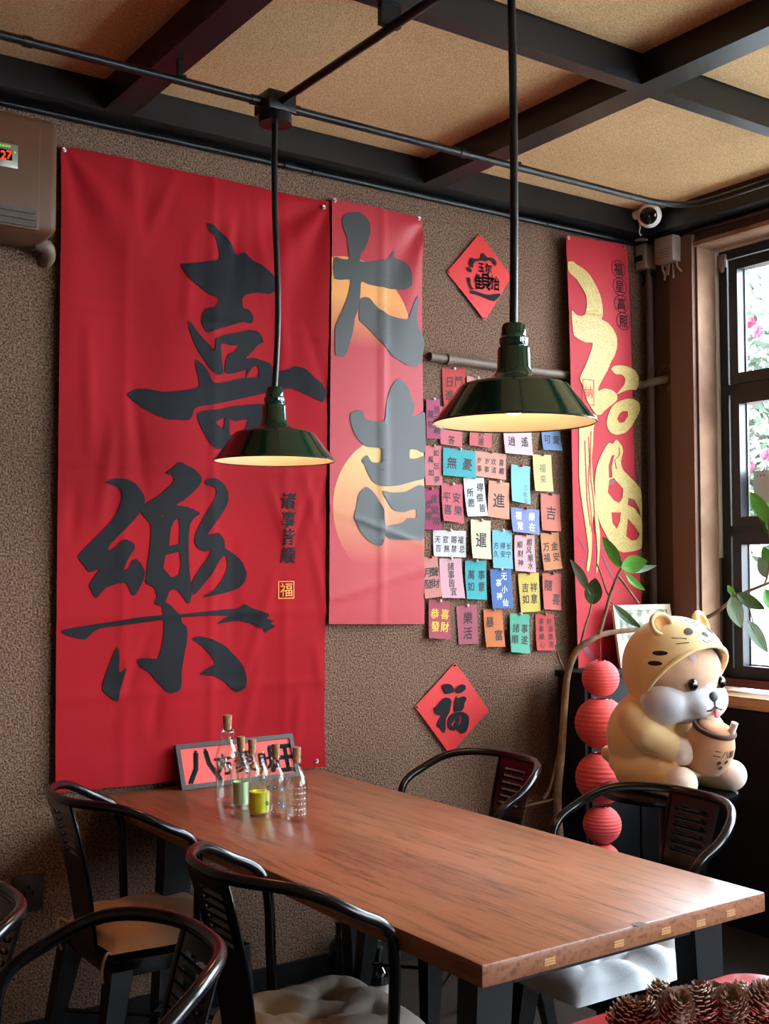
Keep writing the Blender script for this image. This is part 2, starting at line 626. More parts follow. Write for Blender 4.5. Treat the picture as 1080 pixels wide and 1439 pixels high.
struct('wall_front', MB().box((-2.0, -3.0, 0), (2.9, -2.8, ZC)).box((3.7, -3.0, 0), (4.15, -2.8, ZC)).box((2.9, -3.0, 2.75), (3.7, -2.8, ZC)).box((2.9, -3.0, 0), (3.7, -2.8, 0.85)), M['brown_paint'])
w3 = bpy.data.objects.new('window_3', None)                   # unseen window added behind the camera to let in more daylight
COL.objects.link(w3)
w3.location = (3.3, -2.9, 0.85)
w3['kind'] = 'structure'
sf = MB().box((2.9, -2.93, 0.85), (3.7, -2.87, 0.92)).box((2.9, -2.93, 2.68), (3.7, -2.87, 2.75))
for k in range(2):
    xk = 2.9 + k * 0.74
    sf.box((xk, -2.93, 0.92), (xk + 0.06, -2.87, 2.68))
    if k < 1:
        obj('pane', MB().box((xk + 0.06, -2.902, 0.92), (xk + 0.74, -2.898, 2.68)), M['glass'], w3, False, world=True)
obj('window_frame', sf, M['frame_alu'], w3, False, world=True)
wr = MB()
wr.box((XR, -2.8, 0), (4.15, W, SILL - 0.045)).box((XR, -2.8, HEAD), (4.15, W, ZC))
wr.box((XR, 3.27, SILL - 0.045), (4.15, W, HEAD)).box((XR, 0.2, SILL - 0.045), (4.15, 0.62, HEAD)).box((XR, -2.8, SILL - 0.045), (4.15, -2.6, HEAD))
struct('wall_right', wr, M['brown_paint'])
struct('trim_1', MB().box((XR - 0.025, 3.275, 0.9), (XR, 3.40, 2.92)), M['red_brown_paint'])         # redder pilaster beside the window
rv = MB()
for a, b in YW:
    rv.box((XR - 0.002, a - 0.006, SILL), (4.012, a, HEAD)).box((XR - 0.002, b, SILL), (4.012, b + 0.006, HEAD)).box((XR - 0.002, b, HEAD - 0.006), (4.012, a, HEAD))
    rv.box((XR - 0.014, b, HEAD - 0.004), (XR, a + 0.006, HEAD + 0.016))
struct('trim_2', rv, M['tan_plaster'])                                                              # plastered window reveal
st = MB()
for a, b in YW:
    st.box((4.01, a - 0.009, 1.5), (4.037, a, HEAD - 0.006)).box((4.01, b, HEAD - 0.012), (4.037, a, HEAD - 0.006))
struct('trim_3', st, M['white_plaster'])
struct('trim_4', MB().box((XR - 0.03, -2.8, 0.0), (XR, 3.27, SILL - 0.05)), M['dark'])               # black slab over the wall below the sill
struct('baseboard_back', MB().box((-1.8, W - 0.015, 0), (XR, W, 0.09)), M['dark'])
bms = MB()
struct('trim_5', MB().box((-1.8, W - 0.10, 2.92), (XR, W, ZC)), M['beam'])
struct('trim_6', MB().box((XR - 0.10, -2.8, 2.915), (XR, W - 0.1, ZC)), M['beam'])
struct('trim_7', MB().box((2.585, -2.8, 2.92), (2.68, W - 0.1, ZC)), M['beam'])
struct('trim_8', MB().box((1.32, -2.8, 2.92), (1.415, W - 0.1, ZC)), M['beam'])
cb = MB()
for a, b in ((-1.8, 1.32), (1.415, 2.585), (2.68, XR - 0.1)):
    cb.box((a, 2.367, 2.92), (b, 2.422, ZC)).box((a, -0.3, 2.92), (b, -0.245, ZC))
struct('trim_9', cb, M['beam'])

ROWS = [(1.044, 1.555), (1.672, 2.155), (2.288, 2.735)]
for wi, (a, b) in enumerate(YW):
    w = bpy.data.objects.new('window_%d' % (wi + 1), None)
    COL.objects.link(w)
    w.location = (4.07, (a + b) / 2, SILL)
    w['kind'] = 'structure'
    n = 4
    cw = (a - b - 0.226 + 0.10) / n
    cols = [(a - 0.113 - i * cw, a - 0.113 - i * cw - cw + 0.10) for i in range(n)]
    x0, x1 = 4.036, 4.10
    fr = MB().box((x0, b, 0.989), (x1, a, 1.03)).box((x0, b, 2.79), (x1, a, HEAD - 0.006)).box((x0, a - 0.05, 1.03), (x1, a, 2.79)).box((x0, b, 1.03), (x1, b + 0.05, 2.79))
    for i in range(n - 1):
        y = (cols[i][1] + cols[i + 1][0]) / 2
        fr.box((x0, y - 0.022, 1.03), (x1, y + 0.022, 2.79))
    for z in (1.614, 2.222):
        fr.box((x0, b + 0.05, z - 0.022), (x1, a - 0.05, z + 0.022))
    obj('window_frame', fr, M['frame_alu'], w, False, world=True)
    for (ca, cbb) in cols:
        for (z0, z1) in ROWS:
            e0 = 0.063 if z0 < 1.1 else 0.036
            s = MB()
            t = 0.045
            s.box((x0 - 0.012, cbb - t, z0 - t), (x1 - 0.02, ca + t, z0)).box((x0 - 0.012, cbb - t, z1), (x1 - 0.02, ca + t, z1 + t))
            s.box((x0 - 0.012, ca, z0), (x1 - 0.02, ca + t, z1)).box((x0 - 0.012, cbb - t, z0), (x1 - 0.02, cbb, z1))
            sa = obj('sash', s, M['frame_alu'], w, False, world=True)
            bd = MB()
            bd.box((x1 - 0.03, ca - 0.006, z0), (x1 - 0.022, ca, z1)).box((x1 - 0.03, cbb, z0), (x1 - 0.022, cbb + 0.006, z1)).box((x1 - 0.03, cbb, z0), (x1 - 0.022, ca, z0 + 0.006))
            obj('glazing_bead', bd, M['silver'], sa, False, world=True)
            obj('pane', MB().box((x1 - 0.036, cbb, z0), (x1 - 0.032, ca, z1)), M['glass'], sa, False, world=True)
    if wi == 0:
        p0 = on_y(1012, 355, a - 0.02)
        lt = MB().box((4.018, a - 0.055, 2.755), (4.036, a - 0.012, 2.815), bev=0.006).box((4.015, a - 0.045, 2.735), (4.03, a - 0.025, 2.757), bev=0.004)
        obj('window_latch', lt, M['grey_box'], w, world=True)
    obj('bottom_strip', MB().box((4.0, b, 0.955), (4.06, a, 0.989)), M['red_strip'], w, False, world=True)
    so = struct('trim_%d' % (10 + wi), MB().box((XR - 0.03, b - 0.02, SILL - 0.045), (4.10, a, SILL + 0.005), bev=0.004), M['sillwood'], smooth=True)
    so.name = 'windowsill_%d' % (wi + 1)

# outside
struct('ground', MB().box((4.15, -12, -0.25), (16, 14, -0.1)), M['outdoor_ground'])
struct('outdoor_wall', MB().box((11, -12, -0.1), (11.3, 14, 1.2)), M['outdoor_wall'])

# ------------------------------------------------------------------ banners
def crease(x, c, w):
    return math.exp(-((x - c) / w) ** 2)


def sheet(name, fn, nu, nv, m, parent=None, th=0.0012, origin=None, world=False):
    mb = MB()
    vs = []
    for side in (0, 1):
        for j in range(nv + 1):
            for i in range(nu + 1):
                p = Vector(fn(i / nu, j / nv))
                vs.append(p + Vector((0, th * side, 0)))
    n = (nu + 1) * (nv + 1)
    fs = []
    for j in range(nv):
        for i in range(nu):
            a = j * (nu + 1) + i
            fs.append((a, a + nu + 1, a + nu + 2, a + 1))
            fs.append((a + n, a + 1 + n, a + nu + 2 + n, a + nu + 1 + n))
    for i in range(nu):
        a, b = i, nv * (nu + 1) + i
        fs += [(a, a + 1, a + 1 + n, a + n), (b, b + n, b + 1 + n, b + 1)]
    for j in range(nv):
        a, b = j * (nu + 1), j * (nu + 1) + nu
        fs += [(a, a + n, a + nu + 1 + n, a + nu + 1), (b, b + nu + 1, b + nu + 1 + n, b + n)]
    mb.add(vs, fs)
    return obj(name, mb, m, parent, True, world=world, origin=origin, ang=60)


def quad(corners, dy=0.02):
    P = [on_y(x, y, W - dy) for x, y in corners]      # TL TR BR BL

    def f(u, v):
        a = P[0].lerp(P[1], u)
        b = P[3].lerp(P[2], u)
        return a.lerp(b, v)
    return f


q1 = quad([(85, 205), (463, 283), (455, 1077), (76, 1113)])
rnd1 = random.Random(3)
wr1 = [(rnd1.uniform(1.25, 2.2), rnd1.uniform(0.85, 2.75), rnd1.uniform(-0.5, 0.5), rnd1.uniform(0.10, 0.3), rnd1.choice((-1, 1))) for _ in range(26)]


def h1(x, z):
    """how far the cloth stands off the wall"""
    u, v = (x - 1.215) / 1.0, (2.81 - z) / 2.05
    d = 0.030 + 0.007 * math.sin(5.2 * u + 0.6 * v + 0.5) + 0.004 * math.sin(13 * u + 3 * math.sin(2.4 * v))
    d += 0.005 * crease(x, 1.74 + 0.01 * math.sin(3 * v), 0.016) + 0.003 * crease(x, 1.43, 0.018) + 0.003 * crease(x, 2.03, 0.018)
    for zc in (2.30, 1.80, 1.31, 1.06):
        d += 0.003 * crease(z, zc, 0.016)
    for cx, s in ((0.0, 1), (1.0, -1)):                       # drag lines from the top corners
        du, dv = (u - cx) * s, v
        r = math.hypot(du, dv * 2)
        if r > 0.01:
            a = math.atan2(dv * 2, max(du, 1e-4))
            d += 0.010 * math.sin(9 * a) * math.exp(-r * 1.6) * min(1, r * 5)
    for wx, wz, sl, ln, sg in wr1:                            # crumples
        t = (z - wz) / ln
        if abs(t) < 1:
            d += sg * 0.0055 * crease(x - wx - sl * (z - wz), 0, 0.020) * (1 - t * t)
    d += 0.02 * max(0, v - 0.93) / 0.07 * (0.4 + 0.6 * math.sin(7 * u) ** 2)
    return d - 0.012


def banner(name, label, q, h, nu, nv, m, y_extra=0.0):
    o = sheet(name, lambda u, v: Vector((q(u, v).x, W - h(q(u, v).x, q(u, v).z), q(u, v).z)), nu, nv, m, origin=Vector((q(0.5, 1).x, W, q(0.5, 1).z)))
    return tag(o, label, 'banner')


def lettering(parent, polys, h, m, name='lettering', cut=0.02, lift=0.0026):
    mb = MB()
    for outer, holes in polys:
        fill_poly(mb, outer, holes, lambda u, v: Vector((u, W - h(u, v) - lift, v)), cut)
    return obj(name, mb, m, parent, True, world=True)


def wall_fn(h, lift=0.0030):
    return lambda u, v: Vector((u, W - h(u, v) - lift, v))


A1 = (160, 290, 3.375)
A2 = (70, 630, 2.7)
XI = [
 ([(440,82),(475,95),(520,130),(560,175),(585,215),(597,232),(622,215),(640,230),(665,255),(700,275),(735,305),(760,330),(772,360),(768,395),(740,415),(700,408),(660,410),(630,418),(615,432),(612,460),(618,480),(645,488),(662,510),(668,535),(655,553),(615,548),(570,560),(520,575),(470,590),(440,600),(422,580),(410,550),(415,515),(430,490),(450,482),(475,478),(497,445),(480,430),(440,410),(400,375),(360,345),(330,305),(318,275),(345,270),(420,262),(470,255),(500,248),(505,220),(495,180),(480,145),(450,115)], []),
 ([(345,548),(365,560),(385,590),(420,630),(445,655),(470,685),(478,650),(480,628),(530,608),(590,597),(640,585),(680,588),(705,605),(718,640),(690,655),(665,685),(630,722),(690,745),(650,765),(610,780),(560,793),(530,790),(530,740),(545,700),(570,690),(598,658),(560,660),(520,650),(505,660),(508,700),(512,740),(520,790),(490,800),(450,765),(420,725),(385,670),(360,610)], []),
 ([(383,728),(410,745),(435,770),(450,800),(472,838),(540,830),(600,815),(690,806),(760,790),(790,780),(835,770),(865,757),(910,770),(950,810),(990,840),(1010,880),(1000,915),(985,928),(940,905),(880,875),(840,862),(800,868),(740,880),(690,892),(620,908),(540,925),(470,940),(400,950),(378,965),(370,990),(350,1015),(290,1012),(250,1010),(190,985),(130,950),(85,915),(62,888),(115,865),(170,868),(230,880),(300,875),(360,868),(400,855),(400,820),(388,780)], []),
 ([(625,725),(670,716),(720,730),(752,745),(770,790),(750,860),(690,870),(690,808),(697,780),(685,755),(660,765),(640,800),(630,815),(640,760)], []),
 ([(395,985),(420,970),(500,962),(560,948),(640,938),(700,935),(760,940),(800,960),(790,1010),(770,1060),(740,1110),(680,1130),(600,1135),(520,1145),(490,1150),(450,1110),(415,1050),(398,1010)], [[(480,1025),(525,1000),(530,1015),(522,1055)], [(553,1005),(580,1018),(645,1008),(635,1045),(600,1075),(555,1085)]]),
]
LE = [
 ([(205,132),(240,115),(290,117),(322,135),(345,160),(358,185),(356,215),(335,250),(300,290),(260,330),(225,368),(220,388),(245,375),(270,352),(285,345),(318,362),(318,385),(300,410),(285,440),(278,460),(300,450),(310,425),(325,420),(345,440),(358,470),(352,500),(340,525),(325,550),(312,560),(300,535),(285,510),(250,515),(210,530),(175,568),(158,540),(148,520),(165,490),(185,460),(150,470),(125,440),(105,412),(125,385),(165,345),(205,305),(240,265),(262,220),(270,180),(265,155),(240,140)], []),
 ([(437,95),(465,72),(490,52),(520,65),(550,82),(577,110),(572,135),(545,165),(510,195),(478,215),(520,222),(572,245),(548,265),(532,290),(527,340),(527,400),(530,470),(540,545),(527,590),(505,565),(490,545),(470,535),(450,545),(440,575),(425,600),(395,585),(405,560),(390,525),(362,510),(365,465),(372,410),(380,340),(378,285),(350,255),(345,230),(370,205),(410,180),(445,150),(468,125),(462,100)],
  [[(457,305),(470,275),(487,265),(492,300),(490,362),(450,370)], [(437,405),(492,392),(497,440),(490,478),(460,490),(428,455)], [(415,262),(435,245),(430,258)]]),
 ([(592,120),(630,112),(660,130),(680,160),(682,200),(660,245),(625,290),(600,328),(645,320),(668,350),(670,378),(705,400),(735,430),(752,475),(742,512),(715,535),(665,550),(580,566),(620,540),(655,505),(677,465),(680,430),(668,405),(640,440),(615,480),(590,510),(560,545),(542,555),(540,510),(565,465),(595,425),(612,390),(580,388),(560,375),(550,350),(560,310),(590,255),(615,215),(632,180),(632,155),(612,140),(596,140)], []),
 ([(40,692),(75,682),(150,670),(250,655),(340,640),(425,632),(500,628),(600,618),(680,610),(720,607),(742,590),(770,605),(810,620),(835,632),(826,645),(852,655),(840,664),(858,675),(835,690),(820,700),(812,684),(795,680),(770,665),(720,655),(680,660),(635,668),(660,650),(685,635),(600,635),(500,640),(430,650),(340,662),(250,675),(190,683),(160,700),(130,725),(95,718),(60,708)], []),
 ([(420,580),(450,590),(475,615),(495,635),(500,660),(520,680),(520,730),(510,780),(500,840),(497,905),(475,925),(445,925),(410,890),(375,850),(345,830),(330,802),(365,795),(405,797),(420,760),(430,700),(430,650),(425,610)], []),
 ([(255,752),(262,790),(262,850),(290,830),(275,880),(262,930),(258,960),(235,950),(205,925),(198,905),(210,860),(232,800)], []),
 ([(540,722),(570,713),(620,725),(670,750),(710,790),(740,830),(752,880),(745,910),(715,925),(685,905),(660,880),(620,862),(570,858),(600,835),(628,815),(610,785),(580,750)], []),
]
b1 = banner('red_banner', 'widest red cloth banner with two big black calligraphy characters, left of the wall', q1, h1, 80, 160, M['red_cloth'])
lettering(b1, [(soften(crop(o, *A1)), [crop(h, *A1) for h in hs]) for o, hs in XI] + [(soften(crop(o, *A2)), [crop(h, *A2) for h in hs]) for o, hs in LE], h1, M['ink'])
sm = MB()
for ch, py in zip('诸事皆顺', (704, 730, 755, 780)):
    p = on_y(405, py, W - 0.02)
    put_glyph(sm, ch, wall_fn(h1), p.x, p.z, 0.062, slant=0.12, bold=0.02)
obj('small_lettering', sm, M['ink'], b1, False, world=True)
sl = MB()
p = on_y(402.5, 829, W - 0.02)
put_glyph(sl, '福', wall_fn(h1), p.x, p.z, 0.052, bold=0.0)
k = 0.031
fill_poly(sl, [(p.x - k, p.z - k), (p.x + k, p.z - k), (p.x + k, p.z + k), (p.x - k, p.z + k)], [[(p.x - k * .9, p.z - k * .9), (p.x + k * .9, p.z - k * .9), (p.x + k * .9, p.z + k * .9), (p.x - k * .9, p.z + k * .9)]], wall_fn(h1), 0.05)
obj('seal_print', sl, M['gold_line'], b1, False, world=True)


def eyelets(parent, pts, h):
    for px, py in pts:
        p = on_y(px, py, W - 0.02)
        mb = MB()
        Mx = Matrix.Rotation(math.radians(90), 3, 'X')
        mb.lathe([(0.004, 0.0), (0.0075, 0.0), (0.008, 0.002), (0.006, 0.0035), (0.004, 0.003)], 14, (p.x, W - h(p.x, p.z) - 0.0005, p.z), M=Mx, close=False)
        mb.ell((p.x, W - h(p.x, p.z) - 0.004, p.z), (0.0035, 0.004, 0.0035), 10, 6)
        obj('eyelet', mb, M['steel'], parent, world=True)


eyelets(b1, [(89, 211), (455, 291), (443, 1069)], h1)


def sun_mat(name, red, suns):
    """paper printed with a sun disc: suns = (x, z, radius, top colour, z top, z bottom) in the sheet's own coordinates"""
    m = mat(name, red, 0.45, spec=0.3, bump=(9, 0.08, 0.01))
    nt = m.node_tree
    b = nt.nodes['Principled BSDF']
    tc = nt.nodes.new('ShaderNodeTexCoord')
    sp = nt.nodes.new('ShaderNodeSeparateXYZ')
    nt.links.new(tc.outputs['Object'], sp.inputs[0])
    prev = None
    base = (*lin(red), 1)
    for (cx, cz, rad, top, zt, zb) in suns:
        cmb = nt.nodes.new('ShaderNodeCombineXYZ')
        nt.links.new(sp.outputs['X'], cmb.inputs['X'])
        nt.links.new(sp.outputs['Z'], cmb.inputs['Z'])
        ds = nt.nodes.new('ShaderNodeVectorMath')
        ds.operation = 'DISTANCE'
        ds.inputs[1].default_value = (cx, 0, cz)
        nt.links.new(cmb.outputs[0], ds.inputs[0])
        lt = nt.nodes.new('ShaderNodeMath')
        lt.operation = 'LESS_THAN'
        lt.inputs[1].default_value = rad
        nt.links.new(ds.outputs['Value'], lt.inputs[0])
        mr = nt.nodes.new('ShaderNodeMapRange')
        mr.inputs['From Min'].default_value = zb
        mr.inputs['From Max'].default_value = zt
        nt.links.new(sp.outputs['Z'], mr.inputs['Value'])
        mu = nt.nodes.new('ShaderNodeMath')
        mu.operation = 'MULTIPLY'
        nt.links.new(lt.outputs[0], mu.inputs[0])
        nt.links.new(mr.outputs[0], mu.inputs[1])
        mx = nt.nodes.new('ShaderNodeMixRGB')
        nt.links.new(mu.outputs[0], mx.inputs[0])
        if prev is None:
            mx.inputs[1].default_value = base
        else:
            nt.links.new(prev.outputs['Color'], mx.inputs[1])
        mx.inputs[2].default_value = (*lin(top), 1)
        prev = mx
    nt.links.new(prev.outputs['Color'], b.inputs['Base Color'])
    return m


q2 = quad([(465.5, 279), (592, 307), (596.5, 877), (460, 877)])


def h2(x, z):
    u, v = (x - 2.22) / 0.43, (2.81 - z) / 1.57
    d = 0.030 + 0.005 * math.sin(3.1 * u + 1.2 * v) + 0.006 * crease(x, 2.437 + 0.006 * math.sin(4 * v), 0.012) + 0.002 * math.sin(9 * v + 2 * u)
    r = math.hypot(u - 1, 2 * v)
    d += 0.012 * math.sin(7 * math.atan2(2 * v, max(1 - u, 1e-3))) * math.exp(-3 * r) * min(1, 6 * r)
    d += 0.003 * crease(z - 0.25 * (x - 2.4), 1.40, 0.012) + 0.003 * crease(z + 0.3 * (x - 2.4), 1.62, 0.012)
    return d - 0.006


o2 = Vector((q2(0.5, 1).x, W, q2(0.5, 1).z))
c1, c2 = on_y(489, 470, W - .02), on_y(553, 716, W - .02)
r1 = abs(on_y(489, 362, W - .02).z - c1.z)
r2 = abs(on_y(466, 716, W - .02).x - c2.x)
M['sun'] = sun_mat('red_sun_paper', (174, 42, 52), [(c1.x - o2.x, c1.z - o2.z, r1, (226, 154, 84), c1.z - o2.z + r1 * 0.5, c1.z - o2.z - r1 * 0.15), (c2.x - o2.x, c2.z - o2.z, r2, (218, 172, 106), c2.z - o2.z + r2 * 0.7, c2.z - o2.z - r2 * 0.75)])
b2 = banner('red_banner', 'narrow pinkish red banner with grey-black characters over yellow suns, second from left', q2, h2, 28, 90, M['sun'])
A3 = (450, 270, 4.644)
A4 = (450, 510, 3.7875)
DA = [
 ([(133,180),(150,155),(190,135),(245,137),(285,165),(310,215),(312,270),(290,340),(270,385),(255,400),(245,455),(300,458),(370,450),(430,440),(450,415),(468,385),(475,430),(530,450),(565,480),(585,530),(585,610),(540,640),(450,635),(370,620),(300,605),(255,590),(250,660),(245,700),(235,770),(215,830),(205,900),(185,980),(165,1040),(145,1075),(110,1070),(92,1062),(88,1000),(88,890),(110,830),(140,760),(165,700),(180,640),(183,575),(85,570),(80,430),(130,440),(175,440),(172,380),(160,290),(140,240)], []),
 ([(248,705),(280,688),(310,695),(340,730),(380,770),(430,800),(480,820),(530,830),(562,830),(585,780),(610,710),(635,682),(628,750),(625,830),(640,890),(660,930),(680,985),(665,1060),(655,1110),(620,1140),(560,1130),(500,1095),(460,1070),(430,1030),(380,975),(320,910),(270,860),(243,830)], []),
]
JI = [
 ([(410,85),(440,105),(465,140),(480,190),(497,220),(492,260),(485,285),(520,277),(553,268),(553,470),(510,462),(472,462),(470,508),(510,508),(548,500),(550,610),(500,628),(430,648),(370,657),(310,655),(270,630),(245,590),(228,545),(213,520),(240,492),(265,528),(310,528),(315,470),(308,455),(270,450),(235,445),(195,410),(168,360),(152,305),(158,268),(195,252),(222,262),(228,295),(270,308),(330,310),(340,240),(352,180),(375,120)], []),
 ([(232,660),(265,680),(295,720),(325,780),(328,830),(340,880),(330,930),(315,970),(290,972),(240,940),(205,900),(180,850),(168,820),(185,760),(195,700)], []),
 ([(318,682),(380,690),(450,685),(548,655),(548,930),(500,940),(420,942),(360,935),(335,910),(335,870),(400,858),(440,845),(460,825),(505,825),(505,780),(470,785),(440,795),(400,790),(375,775),(345,735)], []),
]
lettering(b2, [(soften(crop(o, *A3)), []) for o, _ in DA] + [(soften(crop(o, *A4)), []) for o, _ in JI], h2, M['grey_ink'], cut=0.022)
eyelets(b2, [(469, 282), (586, 308)], h2)

q3 = quad([(788, 333), (873.5, 347), (894, 953), (801, 956)])


def h3(x, z):
    u, v = (x - 3.38) / 0.4, (2.8 - z) / 1.75
    d = 0.034 + 0.006 * math.sin(2.6 * u + 0.7) + 0.004 * math.sin(7 * v + u)
    for zc in (2.53, 1.28):
        d += 0.003 * crease(z, zc, 0.008)
    d += 0.015 * max(0, v)
    return d + 0.014


b3 = banner('red_banner', 'tall red banner with flowing gold glitter character, in the corner by the window', q3, h3, 24, 90, M['pink_red'])
A5 = (770, 320, 4.5)
A6 = (770, 600, 4.0)
GO = [
 (A5, [(88,228),(120,225),(135,240),(180,270),(220,310),(260,380),(285,440),(298,500),(300,560),(290,590),(330,610),(365,650),(390,700),(392,760),(375,820),(350,860),(330,910),(300,960),(275,1010),(270,1040),(310,1025),(360,1035),(390,1060),(395,1090),(380,1110),(340,1140),(310,1165),(285,1190),(250,1180),(200,1100),(175,1010),(155,960),(190,880),(220,800),(235,740),(190,735),(150,715),(118,690),(110,620),(105,535),(130,560),(170,570),(190,550),(200,500),(195,440),(170,390),(140,340),(92,290)], []),
 (A5, [(355,905),(370,885),(410,878),(460,885),(510,910),(535,950),(535,1000),(520,1030),(480,1030),(440,1040),(390,1060),(415,1030),(440,1000),(445,960),(420,935),(385,935)], []),
 (A5, [(395,1110),(450,1090),(500,1090),(540,1115),(545,1160),(520,1210),(490,1260),(450,1300),(390,1315),(345,1295),(325,1250),(335,1190),(360,1140)], [[(430,1165),(465,1165),(465,1195),(440,1235),(410,1240),(392,1215),(410,1180)]]),
 (A6, [(140,-60),(235,-60),(215,10),(212,100),(205,180),(210,280),(220,380),(235,480),(250,600),(245,720),(235,800),(225,820),(235,700),(225,560),(210,500),(205,620),(200,720),(185,810),(172,800),(185,700),(170,560),(150,420),(135,280),(135,120)], []),
 (A6, [(345,75),(375,105),(385,140),(372,200),(385,245),(430,290),(470,330),(492,380),(490,660),(470,690),(430,700),(380,705),(330,680),(290,620),(250,540),(228,440),(222,330),(230,240),(260,160),(300,95),(325,100)],
  [[(305,300),(330,290),(385,350),(380,400),(360,430),(330,415),(295,370)], [(318,165),(334,160),(318,230),(322,285),(302,290),(300,220)], [(315,482),(370,482),(365,530),(345,575),(320,540)], [(410,515),(450,560),(478,605),(460,635),(430,640),(398,615),(405,560)], [(415,400),(450,410),(480,470),(485,510),(450,460),(410,440)]]),
]
lettering(b3, [(soften(crop(o, *A)), [crop(h, *A) for h in hs]) for A, o, hs in GO], h3, M['gold'], name='gold_lettering')
strk = MB()
for A, ln in ((A6, [(185,60),(192,200),(185,330),(200,480),(205,600)]), (A6, [(165,80),(172,240),(178,400),(195,560)]), (A6, [(200,30),(196,150),(200,300),(215,420),(225,600)]), (A6, [(360,120),(365,160),(335,190),(345,240)])):
    c = [(x, y) for x, y in crop(ln, *A)]
    up = [(x + 0.0022, z) for x, z in c]
    dn = [(x - 0.0022, z) for x, z in c][::-1]
    fill_poly(strk, up + dn, [], wall_fn(h3, 0.0040), 0.025)
obj('dry_brush_streak', strk, M['pink_red'], b3, False, world=True)
bam = MB()
for A, ln, w_ in ((A6, [(430, 240), (440, 290)], 6), (A6, [(455, 150), (478, 240), (488, 320)], 10), (A6, [(405, 215), (412, 270)], 5), (A6, [(295, 330), (345, 300)], 26), (A6, [(415, 400), (455, 430)], 26), (A6, [(240, 690), (310, 660)], 18), (A6, [(120, 610), (190, 720)], 8), (A6, [(150, 690), (290, 640)], 6), (A6, [(255, 700), (330, 870)], 14), (A6, [(120, 740), (240, 780)], 8), (A6, [(260, 1090), (310, 1200)], 14), (A6, [(130, 1200), (215, 1310)], 34), (A6, [(240, 1240), (300, 1330)], 14), (A6, [(130, 1390), (190, 1330)], 40), (A6, [(330, 1180), (300, 1330)], 12)):
    (xa, ya), (xb, yb) = ln[0], ln[-1]
    L = math.hypot(xb - xa, yb - ya)
    nx, ny = -(yb - ya) / L * w_ / 2, (xb - xa) / L * w_ / 2
    xm, ym = (xa + xb) / 2, (ya + yb) / 2
    fill_poly(bam, soften(crop([(xa, ya), (xm + nx, ym + ny), (xb, yb), (xm - nx, ym - ny)], *A), 4), [], wall_fn(h3, 0.0016), 0.03)
M['bamboo'] = mat('plum_bamboo_print', (122, 52, 70), 0.6)
obj('bamboo_print', bam, M['bamboo'], b3, False, world=True)
cir = MB()
for ch, (cx, cy) in zip('福星高照', ((404, 273), (411, 384), (421, 493), (433, 601))):
    p = on_y(770 + cx / 4.5, 320 + cy / 4.5, W - 0.02)
    put_glyph(cir, ch, wall_fn(h3), p.x, p.z, 0.058, sx=0.95, bold=0.01)
    ring = [(p.x + 0.044 * math.cos(a * math.pi / 14), p.z + 0.039 * math.sin(a * math.pi / 14)) for a in range(28)]
    rin = [(p.x + 0.041 * math.cos(a * math.pi / 14), p.z + 0.036 * math.sin(a * math.pi / 14)) for a in range(28)]
    fill_poly(cir, ring, [rin], wall_fn(h3), 0.05)
obj('round_seal_lettering', cir, M['ink'], b3, False, world=True)
sq = MB()
p = on_y(770 + 208 / 4.5, 320 + 1048 / 4.5, W - 0.02)
put_glyph(sq, '納', wall_fn(h3, 0.0040), p.x, p.z, 0.055, bold=0.0)
k = 0.033
fill_poly(sq, [(p.x - k, p.z - 0.055), (p.x + k, p.z - 0.055), (p.x + k, p.z + 0.055), (p.x - k, p.z + 0.055)], [[(p.x - k * .9, p.z - 0.052), (p.x + k * .9, p.z - 0.052), (p.x + k * .9, p.z + 0.052), (p.x - k * .9, p.z + 0.052)]], wall_fn(h3, 0.0040), 0.05)
obj('seal_print', sq, M['red_paper'], b3, False, world=True)
eyelets(b3, [(791, 337), (869, 350)], h3)

# red diamonds
def diamond(label, corners, polys, A, glyphs=()):
    P = [on_y(x, y, W - 0.012) for x, y in corners]
    c = sum(P, Vector()) / 4
    n = 8

    def f(u, v):
        p = P[0].lerp(P[1], u).lerp(P[3].lerp(P[2], u), v)
        p.y = W - 0.006 - 0.012 * (u * (1 - u) + v * (1 - v)) - 0.006 * (u * v)
        return p
    o = tag(sheet('red_paper_diamond', f, n, n, M['red_paper'], origin=Vector((c.x, W, c.z))), label, 'decoration')
    mb = MB()
    fl = lambda u, v: Vector((u, W - 0.0165, v))
    for o_, hs in polys:
        fill_poly(mb, soften(crop(o_, *A)), [crop(h, *A) for h in hs], fl)
    for ch, gx, gy, gs, sx in glyphs:
        p = on_y(A[0] + gx / A[2], A[1] + gy / A[2], W - 0.02)
        put_glyph(mb, ch, fl, p.x, p.z, gs, sx=sx, bold=0.03)
    obj('lettering', mb, M['ink'], o, False, world=True)
    for px, py in corners[:1] + corners[2:]:
        q = on_y(px, py, W - 0.012) * 0.94 + c * 0.06
        obj('pin', MB().ell((q.x, W - 0.012, q.z), (0.004, 0.006, 0.004), 8, 6), M['steel'], o, world=True)


